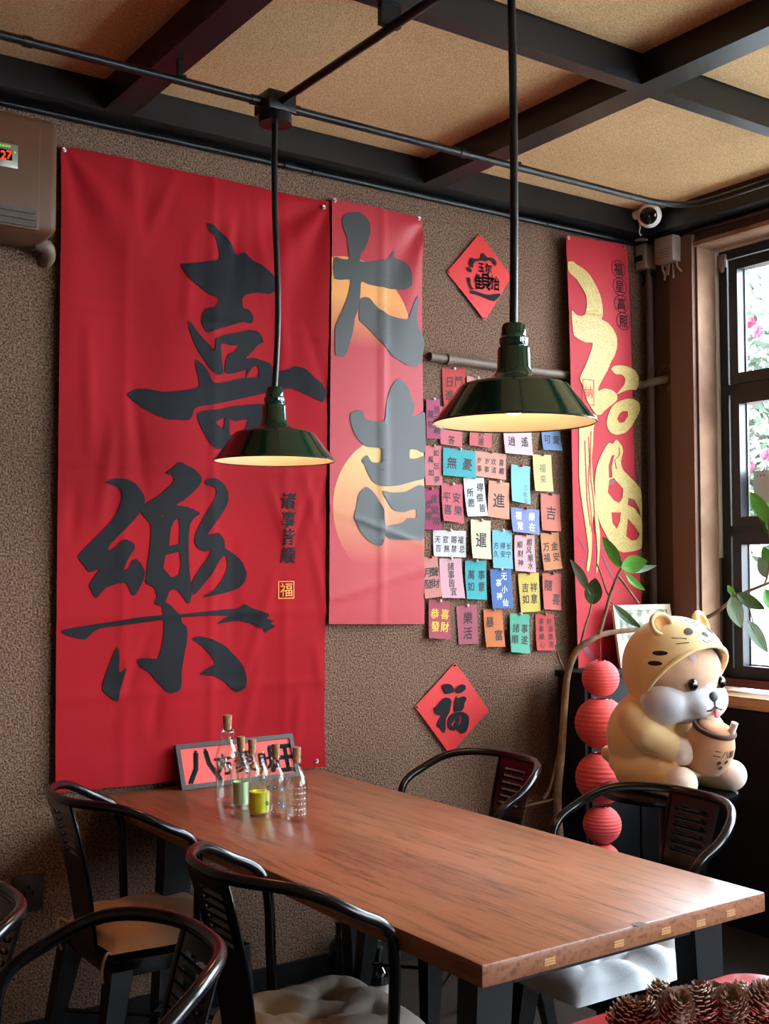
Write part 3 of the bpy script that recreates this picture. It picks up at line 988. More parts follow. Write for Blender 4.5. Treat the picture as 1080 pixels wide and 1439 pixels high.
diamond('upper red paper diamond with a black combined character, near the ceiling pipe', [(674.5, 328), (719.5, 388), (681, 451), (628.5, 382)],
        [([(385,555),(400,540),(445,575),(435,605),(410,590)], []), ([(430,540),(420,490),(440,430),(470,440),(520,445),(555,430),(560,390),(575,372),(600,400),(625,425),(680,430),(720,460),(735,500),(715,530),(690,480),(640,460),(600,475),(560,465),(500,470),(470,490),(460,545)], []), ([(425,830),(450,812),(500,825),(570,850),(640,865),(700,855),(775,850),(770,880),(730,920),(700,938),(650,925),(570,890),(500,865),(440,850)], []), ([(395,660),(425,670),(430,720),(445,770),(470,800),(440,800),(415,760),(400,710)], [])],
        (610, 310, 8.307), [('玉', 555, 545, 0.042, 0.8), ('尔', 640, 560, 0.046, 0.8), ('隹', 522, 712, 0.068, 0.62), ('貝', 605, 710, 0.072, 0.7), ('才', 672, 715, 0.064, 0.55), ('台', 735, 735, 0.062, 0.55)])
diamond('lower red paper diamond with one bold black character, just above the chair', [(640.4, 931), (688, 998), (631.4, 1060), (583.8, 993.4)],
        [([(445,345),(500,340),(540,355),(570,400),(565,435),(530,452),(470,450),(455,420),(440,380)], []), ([(590,400),(620,365),(660,345),(700,360),(705,400),(670,435),(620,450),(595,430)], []),
         ([(350,620),(380,590),(430,520),(480,500),(525,515),(540,550),(530,620),(515,680),(490,720),(475,760),(475,830),(470,880),(455,915),(430,890),(410,855),(380,840),(378,800),(400,750),(420,715),(370,700),(350,670),(335,620)], []),
         ([(570,600),(580,540),(597,480),(610,510),(660,490),(700,490),(715,520),(690,570),(685,620),(660,655),(620,660),(585,670),(568,640)], [[(615,595),(645,560),(640,580),(620,605)]]),
         ([(500,760),(520,715),(570,680),(640,665),(700,680),(740,720),(745,780),(730,860),(700,910),(650,920),(625,890),(590,870),(570,890),(530,880),(500,850),(495,800)], [[(540,810),(560,790),(575,760),(590,750),(585,790),(565,810),(560,840),(545,840)], [(625,710),(655,720),(660,760),(640,810),(620,830),(630,790),(640,750)]])],
        (570, 920, 8.307))

# ------------------------------------------------------------------ wish cards pinned to the wall
CARDS = [  # corners TL TR BR BL, colour, ink, columns (left to right) of characters, size, label
 ([(622,518),(654,517),(654,571),(623,572)], (216,70,64), 'k', ['日進', '鬥金'], 15, 'red card topmost of the wall cards, beside the wall pipe'),
 ([(656,528),(684,534),(684,580),(655,580)], (232,150,150), 'k', [''], 9, 'pale pink card mostly hidden behind the front lamp shade'),
 ([(598,560.5),(617,561),(617,617.5),(598,616)], (196,84,122), 'k', ['萬物', '皆可期'], 11, 'magenta card of scattered writing, touching the second banner below the top'),
 ([(618.5,571),(650,572),(649,628.5),(618,624)], (226,112,122), 'k', ['答'], 12, 'rose pink card with one character at the foot, above the teal card'),
 ([(661,600),(692,602),(689,630),(658,626)], (224,104,110), 'k', ['好運'], 11, 'rose red card with its top behind the lamp, above the salmon card'),
 ([(706.5,600),(746,602),(746,640.5),(707,637)], (236,196,208), 'k', ['逍', '遙'], 14, 'wide pale pink card with two characters, under the front lamp rim'),
 ([(761.5,600),(787.5,603),(787,634),(761,632)], (110,142,186), 'k', ['可', '愛'], 13, 'slate blue card under the right rim of the lamp'),
 ([(597,626),(620,626.5),(621,682),(596,682)], (226,120,126), 'k', ['如風忘如夢'], 9.5, 'rose card with five small characters in one column, left of the teal card'),
 ([(621.5,629),(667,634.5),(665,672.5),(620.5,668)], (70,182,190), 'k', ['無', '憂'], 17, 'teal card with two large dark characters'),
 ([(668,633.5),(712,638),(708.5,674.5),(666,669)], (232,160,140), 'k', ['岁事', '岁事', '欢清', '喜顺'], 9.5, 'wide salmon card with two rows of four characters'),
 ([(748,638.5),(774,639.5),(775.5,691),(748.5,690)], (240,214,136), 'g', ['福來'], 13, 'pale yellow card with two characters in a column, upper right'),
 ([(717.5,652.5),(744,656),(742,709),(715.5,704)], (132,204,220), 'g', ['', '三松安'], 8, 'sky blue card almost blank, right of the salmon card'),
 ([(621,679),(650.5,681),(650,735.5),(620,732)], (222,98,110), 'k', ['平喜', '安樂'], 14, 'deep rose card with four characters, below the teal card'),
 ([(651,671),(680,671.5),(683.5,725),(654.5,726)], (222,222,226), 'k', ['所愿', '得偿皆'], 12, 'white upright card with five characters, below the teal card'),
 ([(686,675),(714.5,679),(713,730),(683.5,726)], (238,160,128), 'k', ['進'], 21, 'peach card with one dense character, right of the white upright card'),
 ([(595,687),(616,686),(618.5,745),(595,744)], (190,58,108), 'k', ['欢愉', '歲歲常'], 12, 'magenta card with bold writing, beside the second banner at mid height'),
 ([(759.5,693.5),(786.5,695),(786.5,747),(759,745)], (228,124,104), 'k', ['吉'], 20, 'coral card with a single large character'),
 ([(716.5,713),(756.5,716.5),(755.5,751.5),(716,747)], (128,144,202), 'w', ['福常', '樂在'], 12, 'periwinkle card with white writing'),
 ([(609.5,745),(656,746),(654.5,783.5),(609,781.5)], (222,218,220), 'k', ['天百', '官無', '賜禁', '福忌'], 10, 'wide white card with two rows of four characters'),
 ([(661,730),(689,732),(687.5,786),(659.5,784)], (238,226,182), 'k', ['暹'], 21, 'cream card with one bold character'),
 ([(691,744.5),(718,745.5),(717.5,799.5),(690.5,798)], (122,200,222), 'k', ['方久', '得安', '长宁'], 9.5, 'light blue card with six small characters, right of the cream card'),
 ([(723.5,752),(751.5,751.5),(749.5,804.5),(722,802)], (238,182,186), 'k', ['順财神', '順风順水'], 10.5, 'pink card with seven characters in two columns, below the periwinkle card'),
 ([(759.5,749.5),(785,748),(787.5,799),(762,802)], (234,146,96), 'k', ['万福', '金安'], 13, 'orange card with four characters, below the coral card'),
 ([(594,783),(614,782),(618.5,838),(594,841)], (228,140,128), 'k', ['月發', '聲財'], 13, 'salmon pink card partly behind the second banner, low on the left'),
 ([(618,785),(649,784.5),(651,840.5),(619,840)], (236,176,186), 'k', ['諸事皆宜'], 11.5, 'pale pink card with four characters in one column'),
 ([(653.5,788),(683.5,788),(681.5,842.5),(653,841.5)], (64,184,192), 'k', ['萬如', '事意'], 13, 'turquoise card with four characters, left of the deep blue card'),
 ([(687.5,800),(717,799.5),(719,854.5),(689,855)], (84,122,190), 'w', ['无事小神仙'], 11, 'deep blue card with white writing in one column'),
 ([(728,806),(757,805),(760,859),(730.5,860.5)], (226,198,86), 'k', ['吉如', '祥意'], 13.5, 'mustard yellow card with four characters'),
 ([(761.5,806),(788,805.5),(787,857.5),(761,856)], (228,108,96), 'k', ['隨喜'], 16, 'coral red card with two bold characters, right of the mustard card'),
 ([(602,843),(632,845),(630.5,898),(600,896.5)], (188,80,98), 'y', ['恭發', '喜財'], 14, 'dusky rose card with yellow writing, bottom row'),
 ([(642,852),(671,849.5),(672.5,904.5),(645,906)], (196,98,116), 'k', ['樂活'], 17, 'mauve card with two large characters, bottom row'),
 ([(679.5,856.5),(706,856),(707.5,908.5),(681,909)], (240,132,76), 'k', ['暴富'], 15, 'bright orange card with two characters, bottom row'),
 ([(715.5,861.5),(742.5,863.5),(741,918),(713,916)], (92,190,158), 'k', ['諸順', '事遂'], 13, 'mint green card with four characters, bottom row'),
 ([(753,863),(778.5,863),(780,913.5),(752.5,914)], (220,76,72), 'k', ['事事順心', '財源廣進'], 9.5, 'red card with eight small characters, last in the bottom row'),
]
INK = {'k': mat('card_ink', (52, 40, 42), 0.7), 'g': mat('faint_card_ink', (120, 116, 96), 0.7), 'w': mat('white_card_ink', (236, 236, 240), 0.7), 'y': mat('yellow_card_ink', (246, 196, 70), 0.7)}
PINC = [(230, 230, 230), (200, 200, 205), (214, 120, 60), (60, 120, 130), (170, 40, 40)]
PINM = [mat('pin_%d' % i, c, 0.3) for i, c in enumerate(PINC)]
rc = random.Random(11)
PPM = 1621 / 4.27
for i, (cr, colr, ink, cols, size, label) in enumerate(CARDS):
    P = [on_y(x, y, W - 0.01) for x, y in cr]
    curl = rc.uniform(0.004, 0.016)
    tw = rc.uniform(-0.008, 0.008)
    so = 0.004 + 0.0035 * (i % 3)

    def fn(u, v, P=P, curl=curl, tw=tw, so=so):
        p = P[0].lerp(P[1], u).lerp(P[3].lerp(P[2], u), v)
        return Vector((p.x, W - so - curl * v * v - abs(tw) * 0.5 - tw * (u - 0.5) * v, p.z))
    ct = (P[0] + P[1]) / 2
    g_ = sum(colr) / 3
    m = mat('card_paper', tuple(0.86 * (0.85 * c_ + 0.15 * g_) for c_ in colr), 0.75, spec=0.2, bump=(120, 0.06, 0.002))
    o = tag(sheet('wish_card', fn, 4, 8, m, th=0.0006, origin=Vector((ct.x, W, ct.z))), label, 'card', 'wish cards pinned to the wall')
    w_, h_ = (P[1] - P[0]).length, (P[3] - P[0]).length
    mb = MB()
    nc = len(cols)
    fl = lambda a, b, fn=fn, w_=w_, h_=h_: fn(0.5 + a / w_, 0.5 - b / h_) + Vector((0, -0.0008, 0))
    for ci, cc in enumerate(cols):
        s = size * 1.12 / PPM
        x = ((ci + 0.5) / nc - 0.5) * w_ * (0.94 if nc > 1 else 1)
        nr = len(cc)
        stp = min(s * 1.18, h_ * 0.84 / max(nr, 1))
        for ri, ch in enumerate(cc):
            y = -(ri - (nr - 1) / 2) * stp - h_ * 0.02
            if cols == ['答']:
                y = -h_ * 0.36
            if cols == ['', '三松安']:
                y -= h_ * 0.24
            zig = (rc.uniform(-1, 1) * s * 0.12) if nr > 1 else 0
            if cols in (['如風忘如夢'], ['无事小神仙'], ['暴富'], ['隨喜']):
                zig = s * 0.45 * (-1 if ri % 2 else 1) * (-1 if len(cc) == 2 else 1)
            put_glyph(mb, ch, fl, x + zig, y, s, slant=0.10, bold=0.008 if size < 12 else 0.016, rot=rc.uniform(-0.06, 0.06))
    if mb.v:
        obj('lettering', mb, INK[ink], o, False, world=True)
    pb = MB()
    pc = fn(0.5, 0.03)
    pb.ell((pc.x, pc.y - 0.006, pc.z + 0.004), (0.0062, 0.007, 0.0062), 10, 7).tube([(pc.x, pc.y - 0.004, pc.z + 0.004), (pc.x + 0.002, W - 0.0, pc.z + 0.006)], 0.0015, 6)
    obj('push_pin', pb, PINM[[0, 1, 0, 2, 3, 4][i % 6] if ink != 'y' else 0], o, world=True)
# ------------------------------------------------------------------ dining table
TZ = 0.75
tb = thing('dining_table', 'long dining table with thick wooden top and black steel legs, end against the wall', 'table', (1.76, 2.6, 0))
bm_top = MB().box((1.354, 1.648, 0.707), (2.163, 3.54, TZ), bev=0.004)
obj('tabletop', bm_top, M['tabletop'], tb, world=True)
inl = [on_y(x, y, 1.648) for x, y in ((772, 1351), (869, 1326), (935, 1308), (984, 1297), (1026, 1283))]
for p in inl:
    ib = MB()
    for dz in (-0.005, 0.0, 0.005):
        ib.box((p.x - 0.014, 1.6468, p.z + dz - 0.0016), (p.x + 0.014, 1.649, p.z + dz + 0.0016))
    obj('finger_joint', ib, M['inlay'], tb, False, world=True)
for y0 in (1.755, 3.18):
    for x0, sx in ((1.452, -1), (2.062, 1)):
        lg = MB()
        for k in range(1):
            t, bt = 0.045, 0.032
            vs = [(x0 - t, y0 - 0.03, 0.70), (x0 + t, y0 - 0.03, 0.70), (x0 + t, y0 + 0.03, 0.70), (x0 - t, y0 + 0.03, 0.70),
                  (x0 + sx * 0.04 - bt, y0 - 0.03, 0.0), (x0 + sx * 0.04 + bt, y0 - 0.03, 0.0), (x0 + sx * 0.04 + bt, y0 + 0.03, 0.0), (x0 + sx * 0.04 - bt, y0 + 0.03, 0.0)]
            lg.add(vs, [(0, 1, 2, 3), (7, 6, 5, 4), (4, 5, 1, 0), (5, 6, 2, 1), (6, 7, 3, 2), (7, 4, 0, 3)])
        obj('leg', lg, M['tableleg'], tb, False, world=True)
    obj('crossbar', MB().box((1.50, y0 - 0.025, 0.665), (2.01, y0 + 0.025, 0.706)), M['tableleg'], tb, False, world=True)
sq = MB()
c0 = on_z(898, 1299, TZ)
sq.box((c0.x - 0.014, c0.y - 0.012, TZ), (c0.x + 0.014, c0.y + 0.012, TZ + 0.0008))
tag(obj('table_sticker', sq, M['silver'], None, False, origin=(c0.x, c0.y, TZ)), 'small grey sticker on the table top at the front edge', 'sticker')

# ------------------------------------------------------------------ chairs
def make_chair(label):
    t = thing('metal_armchair', label, 'chair')
    half = [(0.0288, 0.2404, 0.445), (0.0288, 0.2544, 0.60), (0.0288, 0.2604, 0.7631), (-0.0553, 0.2724, 0.7858), (-0.1563, 0.2396, 0.8546), (-0.262, 0.104, 0.8546), (-0.262, 0, 0.8546)]
    pts = bspline(half + [(x, -y, z) for x, y, z in half[-2::-1]])
    rail = MB().tube(pts[1:-1], 0.0125, 12)
    obj('arm_rail', rail, M['chair'], t)
    # splat with five louvre slots
    sp = MB()

    def S(u, v):              # u -1..1 across, v 0..1 up
        hw = 0.068 + 0.020 * v
        x = -0.178 - 0.082 * v + 0.012 * math.sin(math.pi * v)
        return Vector((x - 0.0, u * hw, 0.45 + 0.400 * v))
    th = 0.004

    def strip(u0, u1, v0, v1, push=0.0, tilt=0.0):
        n = max(1, int((v1 - v0) * 14))
        for k in range(n):
            a, b = v0 + (v1 - v0) * k / n, v0 + (v1 - v0) * (k + 1) / n
            q = [S(u0, a), S(u1, a), S(u1, b), S(u0, b)]
            q = [p + Vector((push + (tilt if i > 1 else 0), 0, 0)) for i, p in enumerate(q)]
            f = [p + Vector((-th, 0, 0)) for p in q]
            sp.add(q + f, [(0, 1, 2, 3), (7, 6, 5, 4), (4, 5, 1, 0), (5, 6, 2, 1), (6, 7, 3, 2), (7, 4, 0, 3)])
    SL = [(0.62 + 0.052 * i, 0.62 + 0.052 * i + 0.034) for i in range(6)]
    strip(-1, -0.62, 0, 1)
    strip(0.62, 1, 0, 1)
    prev = 0.0
    for a, b in SL:
        strip(-0.62, 0.62, prev, a)
        strip(-0.62, 0.62, a + 0.003, b - 0.009, push=0.003, tilt=0.008)
        prev = b
    strip(-0.62, 0.62, prev, 1)
    obj('back_splat', sp, M['chair'], t, False)
    ed = MB()
    for s in (-1, 1):
        ed.tube([S(s, k / 8) + Vector((0.001, 0, 0)) for k in range(9)], 0.0045, 6)
    obj('splat_edge', ed, M['chair'], t)
    seat = MB()
    n = 40
    prof = [(0.0, 0.447), (0.6, 0.447), (0.86, 0.452), (0.95, 0.455), (1.0, 0.45), (1.01, 0.43), (0.995, 0.41), (0.97, 0.415), (0.96, 0.44), (0, 0.44)]
    vs, fs = [], []
    for r, z in prof:
        for k in range(n):
            a = 2 * math.pi * k / n
            c, s = math.cos(a), math.sin(a)
            e = 0.32
            vs.append((0.015 + 0.195 * r * math.copysign(abs(c) ** e, c), 0.19 * r * math.copysign(abs(s) ** e, s), z))
    for i in range(len(prof) - 1):
        for k in range(n):
            fs.append((i * n + k, i * n + (k + 1) % n, (i + 1) * n + (k + 1) % n, (i + 1) * n + k))
    seat.add(vs, fs)
    obj('seat', seat, M['chair'], t)
    for (xa, ya, xb, yb) in ((0.185, 0.165, 0.225, 0.21), (0.185, -0.165, 0.225, -0.21), (-0.155, 0.165, -0.235, 0.21), (-0.155, -0.165, -0.235, -0.21)):
        lg = MB()
        a, b = 0.03, 0.014
        vs = []
        for (x, y, z, h) in ((xa, ya, 0.43, a), (xb, yb, 0.0, b)):
            vs += [(x - h, y - h, z), (x + h, y - h, z), (x + h, y + h, z), (x - h, y + h, z)]
        lg.add(vs, [(0, 1, 2, 3), (7, 6, 5, 4), (4, 5, 1, 0), (5, 6, 2, 1), (6, 7, 3, 2), (7, 4, 0, 3)])
        obj('leg', lg, M['chair'], t, False)
    br = MB()
    br.tube([(0.205, 0.185, 0.22), (-0.195, -0.185, 0.22)], 0.006, 6).tube([(0.205, -0.185, 0.226), (-0.195, 0.185, 0.226)], 0.006, 6)
    obj('brace', br, M['chair'], t)
    return t


PI = math.pi
gg = on_z(3, 1270, 0.84)
chairs = [
 (1.3179, 3.0649, 0.0095, 'black metal armchair with tan cushion at the table corner nearest the wall, left side'),
 (1.3172, 2.1658, -0.0007, 'black metal armchair with grey tufted cushion, at the middle of the table\'s left side'),
 (0.6131, 1.817, 3.0671, 'black metal armchair with its back turned to the table, front left, no cushion seen'),
 (2.2302, 2.861, 3.0826, 'black metal armchair on the far side of the table, below the lower red diamond'),
 (2.2232, 2.1308, 3.076, 'black metal armchair with white cushion, in front of the plush toy'),
 (gg.x - 0.245, gg.y, PI, 'black metal armchair of which only the rail edge shows, at the left picture border'),
]
ch0 = None
for x, y, rz, lab in chairs:
    c = make_chair(lab) if ch0 is None else copy_tree(ch0)
    ch0 = ch0 or c
    c.location = (x, y, 0)
    c.rotation_euler = (0, 0, rz)
    c['label'] = lab
    c['group'] = 'black metal armchairs'


def cushion(name, label, c, sx, sy, h, m, rz=0.0, seed=1, tufts=((-.4, -.4), (.4, -.4), (-.4, .4), (.4, .4), (0, 0)), ties=True, wrinkle=0.035):
    r = random.Random(seed)
    o = thing(name, label, 'cushion', c, rz)
    n = 44
    ph = [(r.uniform(3, 11), r.uniform(3, 11), r.uniform(0, 6)) for _ in range(6)]

    def H(u, v):
        e = max(0.0, (1 - abs(u) ** 6) * (1 - abs(v) ** 6)) ** 0.5
        d = 1.0
        for a, b in tufts:
            q = (u - a) ** 2 + (v - b) ** 2
            d -= 0.62 * math.exp(-q / 0.025) + 0.18 * math.exp(-q / 0.12)
            th_ = math.atan2(v - b, u - a)
            d -= wrinkle * 3.2 * abs(math.cos(2.5 * th_ + a * 3)) ** 14 * math.exp(-q / 0.16)
        w = sum(math.sin(a * u + b * v + c_ + 2 * math.sin(2 * u * v)) for a, b, c_ in ph) * wrinkle
        return e * max(0.12, d * 0.9 + w)
    vs, fs = [], []
    for side in (1, -1):
        for j in range(n + 1):
            for i in range(n + 1):
                u, v = -1 + 2 * i / n, -1 + 2 * j / n
                k = 1 - 0.05 * (u * u * v * v) - 0.03 * (u * u + v * v - u * u * v * v) * (0.5 + 0.5 * math.sin(5 * u + 3 * v + seed))
                z = H(u, v) * h if side > 0 else -0.0
                vs.append((u * sx * k, v * sy * k, 0.012 + z if side > 0 else 0.012 - 0.010 * max(0, (1 - u ** 6) * (1 - v ** 6))))
    N = (n + 1) ** 2
    for j in range(n):
        for i in range(n):
            a = j * (n + 1) + i
            fs.append((a, a + 1, a + n + 2, a + n + 1))
            fs.append((a + N, a + N + n + 1, a + N + n + 2, a + N + 1))
    rim = [i for i in range(n + 1)] + [j * (n + 1) + n for j in range(1, n + 1)] + [n * (n + 1) + i for i in range(n - 1, -1, -1)] + [j * (n + 1) for j in range(n - 1, 0, -1)]
    for k in range(len(rim)):
        a, b = rim[k], rim[(k + 1) % len(rim)]
        fs.append((b, a, a + N, b + N))
    obj('cover', MB().add(vs, fs), m, o, ang=80)
    bt = MB()
    for a, b in tufts:
        bt.ell((a * sx, b * sy, 0.012 + H(a, b) * h + 0.001), (0.008, 0.008, 0.004), 10, 6)
    if tufts:
        obj('tuft_button', bt, m, o)
    if ties:
        for s in (-1, 1):
            tt = MB()
            tt.tube([(-sx * 0.95, s * sy * 0.9, 0.012), (-sx * 1.06, s * sy * 0.98, 0.02), (-sx * 1.10, s * sy * 0.92, -0.02), (-sx * 1.06, s * sy * 0.85, -0.06)], 0.004, 6, smooth=4)
            obj('tie', tt, m, o)
    return o


cushion('seat_cushion', 'tan linen cushion on the armchair nearest the wall, left side', (1.322, 3.065, 0.457), 0.185, 0.185, 0.06, M['cushion_tan'], seed=2, tufts=((0, 0),))
cushion('seat_cushion', 'grey beige tufted cushion on the armchair at the middle of the left side', (1.325, 2.156, 0.457), 0.19, 0.19, 0.075, M['cushion_grey'], seed=5)
cushion('seat_cushion', 'white tufted linen cushion under the front end of the table', (2.105, 2.138, 0.457), 0.240, 0.205, 0.075, M['cushion_white'], rz=PI, seed=9, tufts=((-.35, -.45), (.4, -.35), (-.3, .4), (.4, .42), (0.02, -0.02)), ties=False, wrinkle=0.075)

# ------------------------------------------------------------------ pendant lamps, conduit
def pendant(label, px, depth, rim_z, top_z, box, bow, group=None):
    c = at(px, 640, depth)
    o = thing('pendant_lamp', label, 'lamp', (c.x, c.y, rim_z))
    out = [(0.180, 0.000), (0.181, 0.003), (0.177, 0.007), (0.123, 0.078), (0.118, 0.0835), (0.108, 0.087), (0.072, 0.094), (0.052, 0.101), (0.042, 0.110), (0.037, 0.122), (0.0355, 0.163), (0.034, 0.168), (0.0285, 0.171), (0.0315, 0.178), (0.0315, 0.188), (0.0275, 0.193), (0.0265, 0.214), (0.023, 0.221), (0.0, 0.223)]
    obj('shade', MB().lathe(out, 64, close=False), M['green_enamel'], o, ang=30)
    inn = [(0.1795, 0.0005), (0.172, 0.005), (0.119, 0.075), (0.106, 0.083), (0.070, 0.090), (0.0, 0.094)]
    obj('shade_lining', MB().lathe([(r, z) for r, z in inn], 64, close=False), M['white_enamel'], o, ang=50)
    obj('rim_bead', MB().tube([(0.1798 * math.cos(a * PI / 32), 0.1798 * math.sin(a * PI / 32), 0.001) for a in range(65)], 0.0022, 8, cap=False), M['green_enamel'], o)
    obj('bulb', MB().lathe([(0.012, 0.092), (0.014, 0.075), (0.026, 0.058), (0.030, 0.044), (0.026, 0.03), (0.014, 0.021), (0.0, 0.019)], 24), M['bulb'], o)
    L = top_z - rim_z - 0.22
    pts, rs = [], []
    n = int(L / 0.0024)
    for i in range(n + 1):
        t = i / n
        pts.append((bow[0] * math.sin(PI * t) + bow[2] * math.sin(2 * PI * t), bow[1] * math.sin(PI * t), 0.221 + L * t))
        rs.append(0.0098 if i % 2 else 0.0084)
    obj('flexible_cord', MB().tube(pts, rs, 10), M['pipe'], o, ang=80)
    return o, c


lampA, cA = pendant('dark green pendant lamp nearer the wall, in front of the widest banner', 385.5, 3.43, 1.783, 2.80, True, (0.004, -0.004, 0.006))
lampB, cB = pendant('dark green pendant lamp nearer the camera, overlapping the pinned cards', 722.5, 2.54, 1.786, 2.80, True, (0.003, -0.002, 0.0))
for c, lab in ((cA, 'black conduit junction box above the lamp nearer the wall'), (cB, 'black conduit junction box above the nearer lamp')):
    jb = thing('conduit_box', lab, 'junction box', (c.x, c.y, 2.80))
    obj('box_body', MB().lathe([(0.050, 0.0), (0.050, 0.03), (0.046, 0.032)], 28), M['pipe'], jb)
    obj('box_housing', MB().box((-0.047, -0.047, 0.030), (0.047, 0.047, 0.088), bev=0.004), M['pipe'], jb)
    obj('screw', MB().ell((0.03, -0.048, 0.02), (0.004, 0.004, 0.004), 8, 6), M['steel'], jb)
zc = 2.86
y1 = cA.y
pr = on_y(930, 284, y1)
pe = on_z(1080, 243, zc)
xr = pr.x + 0.12
c1 = MB().tube([(-1.8, y1, zc), (0.7, y1, zc), (cA.x - 0.04, y1, zc)], 0.0125, 10)
c1.tube([(cA.x + 0.04, y1, zc), (2.6, y1, zc), (xr - 0.30, y1, zc), (xr - 0.16, y1 - 0.004, zc), (xr - 0.07, y1 - 0.03, zc), (xr - 0.015, y1 - 0.085, zc), (xr, y1 - 0.18, zc), (xr, y1 - 0.4, zc), (xr, 0.5, zc), (xr, -2.8, zc)], 0.0125, 10, smooth=6)
cd1 = thing('ceiling_conduit', 'black conduit running along the wall below the ceiling beams and round the window corner', 'pipe', (cA.x, y1, zc))
obj('conduit_tube', c1, M['pipe'], cd1, world=True)
for xx in (0.93, cA.x - 0.07, cA.x + 0.07, 2.40):
    obj('coupling', MB().tube([(xx - 0.012, y1, zc), (xx + 0.012, y1, zc)], 0.0155, 12), M['pipe'], cd1, world=True)
for xx in (1.367, 2.632):
    sb = MB()
    sb.box((xx - 0.012, y1 - 0.02, zc + 0.005), (xx + 0.012, y1 + 0.02, zc + 0.012)).box((xx - 0.008, y1 - 0.006, zc + 0.01), (xx + 0.008, y1 + 0.006, 2.92))
    obj('saddle_clip', sb, M['pipe'], cd1, False, world=True)
cd2 = thing('ceiling_conduit', 'black conduit running from the wall-side junction box towards the camera', 'pipe', (cA.x, cA.y - 0.5, zc))
obj('conduit_tube', MB().tube([(cA.x, cA.y - 0.04, zc), (cB.x, cB.y + 0.045, zc)], 0.0125, 10).tube([(cB.x, cB.y - 0.04, zc), (cB.x, -2.8, zc)], 0.0125, 10), M['pipe'], cd2, world=True)
obj('saddle_clip', MB().box((cA.x - 0.03, 2.385, zc + 0.005), (cA.x + 0.03, 2.405, 2.92)), M['pipe'], cd2, False, world=True)
wp = thing('wall_conduit', 'thin black conduit hugging the top of the wall under the beam', 'pipe', (1.0, W - 0.02, 2.905))
obj('conduit_tube', MB().tube([(-1.8, W - 0.018, 2.902), (3.80, W - 0.018, 2.902), (3.86, W - 0.05, 2.902), (XR - 0.02, W - 0.12, 2.90), (XR - 0.02, -2.8, 2.90)], 0.0115, 10, smooth=3), M['pipe'], wp, world=True)
for xa, xb in ((2.02, 2.06), (2.135, 2.15), (3.28, 3.30)):
    obj('coupling', MB().tube([(xa, W - 0.018, 2.902), (xb, W - 0.018, 2.902)], 0.0145, 10), M['pipe'], wp, world=True)
M['painted_pipe'] = mat('brown_painted_pipe', (108, 92, 78), 0.5)
hp = thing('heating_pipe', 'brown painted pipe running across the wall behind the banners to the corner', 'pipe', (3.0, W - 0.03, 2.272))
obj('pipe_run', MB().tube([(2.665, W - 0.021, 2.278), (3.80, W - 0.021, 2.268), (3.85, W - 0.035, 2.272), (3.885, W - 0.09, 2.285), (XR + 0.01, W - 0.11, 2.29)], 0.018, 14, smooth=4), M['painted_pipe'], hp, world=True)
obj('pipe_joint', MB().tube([(2.745, W - 0.023, 2.276), (2.785, W - 0.023, 2.276)], 0.0225, 14).tube([(3.86, W - 0.045, 2.275), (3.872, W - 0.062, 2.279)], 0.0225, 14), M['painted_pipe'], hp, world=True)
hole = MB()
hc = on_y(934, 527, W)
rr = random.Random(4)
for k in range(26):
    a = rr.uniform(0, 6.28)
    hole.ell((XR - 0.004, W - 0.12 + 0.05 * math.cos(a), 2.295 + 0.055 * math.sin(a)), (0.008, rr.uniform(.007, .018), rr.uniform(.007, .018)), 7, 5)
tag(obj('broken_plaster', hole, mat('broken_plaster', (96, 78, 66), 0.95), None, origin=(XR, W - 0.12, 2.295)), 'ragged broken plaster where the brown pipe enters the wall', 'plaster')
vp = thing('corner_pipe', 'brown painted upright pipe in the wall corner by the window', 'pipe', (3.868, W - 0.028, 0))
obj('pipe_run', MB().tube([(3.868, W - 0.05, 0.0), (3.868, W - 0.05, 2.80)], 0.017, 12), M['brown_paint'], vp, world=True)

# security camera
p = on_y(912, 303, W - 0.19)
cm = thing('security_camera', 'round white security camera with black face at the ceiling corner', 'camera', tuple(p))
fwd = (CAM - p).normalized()
fwd = (fwd + Vector((-0.16, 0.0, -0.06))).normalized()
Mq = fwd.to_track_quat('Z', 'Y').to_matrix()
obj('housing', MB().ell((0, 0, 0), (0.052, 0.052, 0.052), 28, 18), M['white_plastic'], cm)
obj('face', MB().lathe([(0.0, 0.0585), (0.022, 0.0565), (0.033, 0.050), (0.037, 0.038)], 28, M=Mq, close=False), M['black_plastic'], cm)
obj('lens', MB().ell(tuple(Mq @ Vector((0, 0.002, 0.052))), (0.011, 0.011, 0.011), 14, 10), M['black_plastic'], cm)
obj('mount', MB().tube([(0, 0.03, 0.02), (0.015, 0.125, 0.03)], 0.02, 14), M['white_plastic'], cm)
obj('cable', MB().tube([(-0.03, 0.03, -0.035), (-0.036, 0.02, -0.052), (-0.02, 0.04, -0.066), (0.01, 0.06, -0.07)], 0.002, 6, smooth=4), M['white_plastic'], cm)

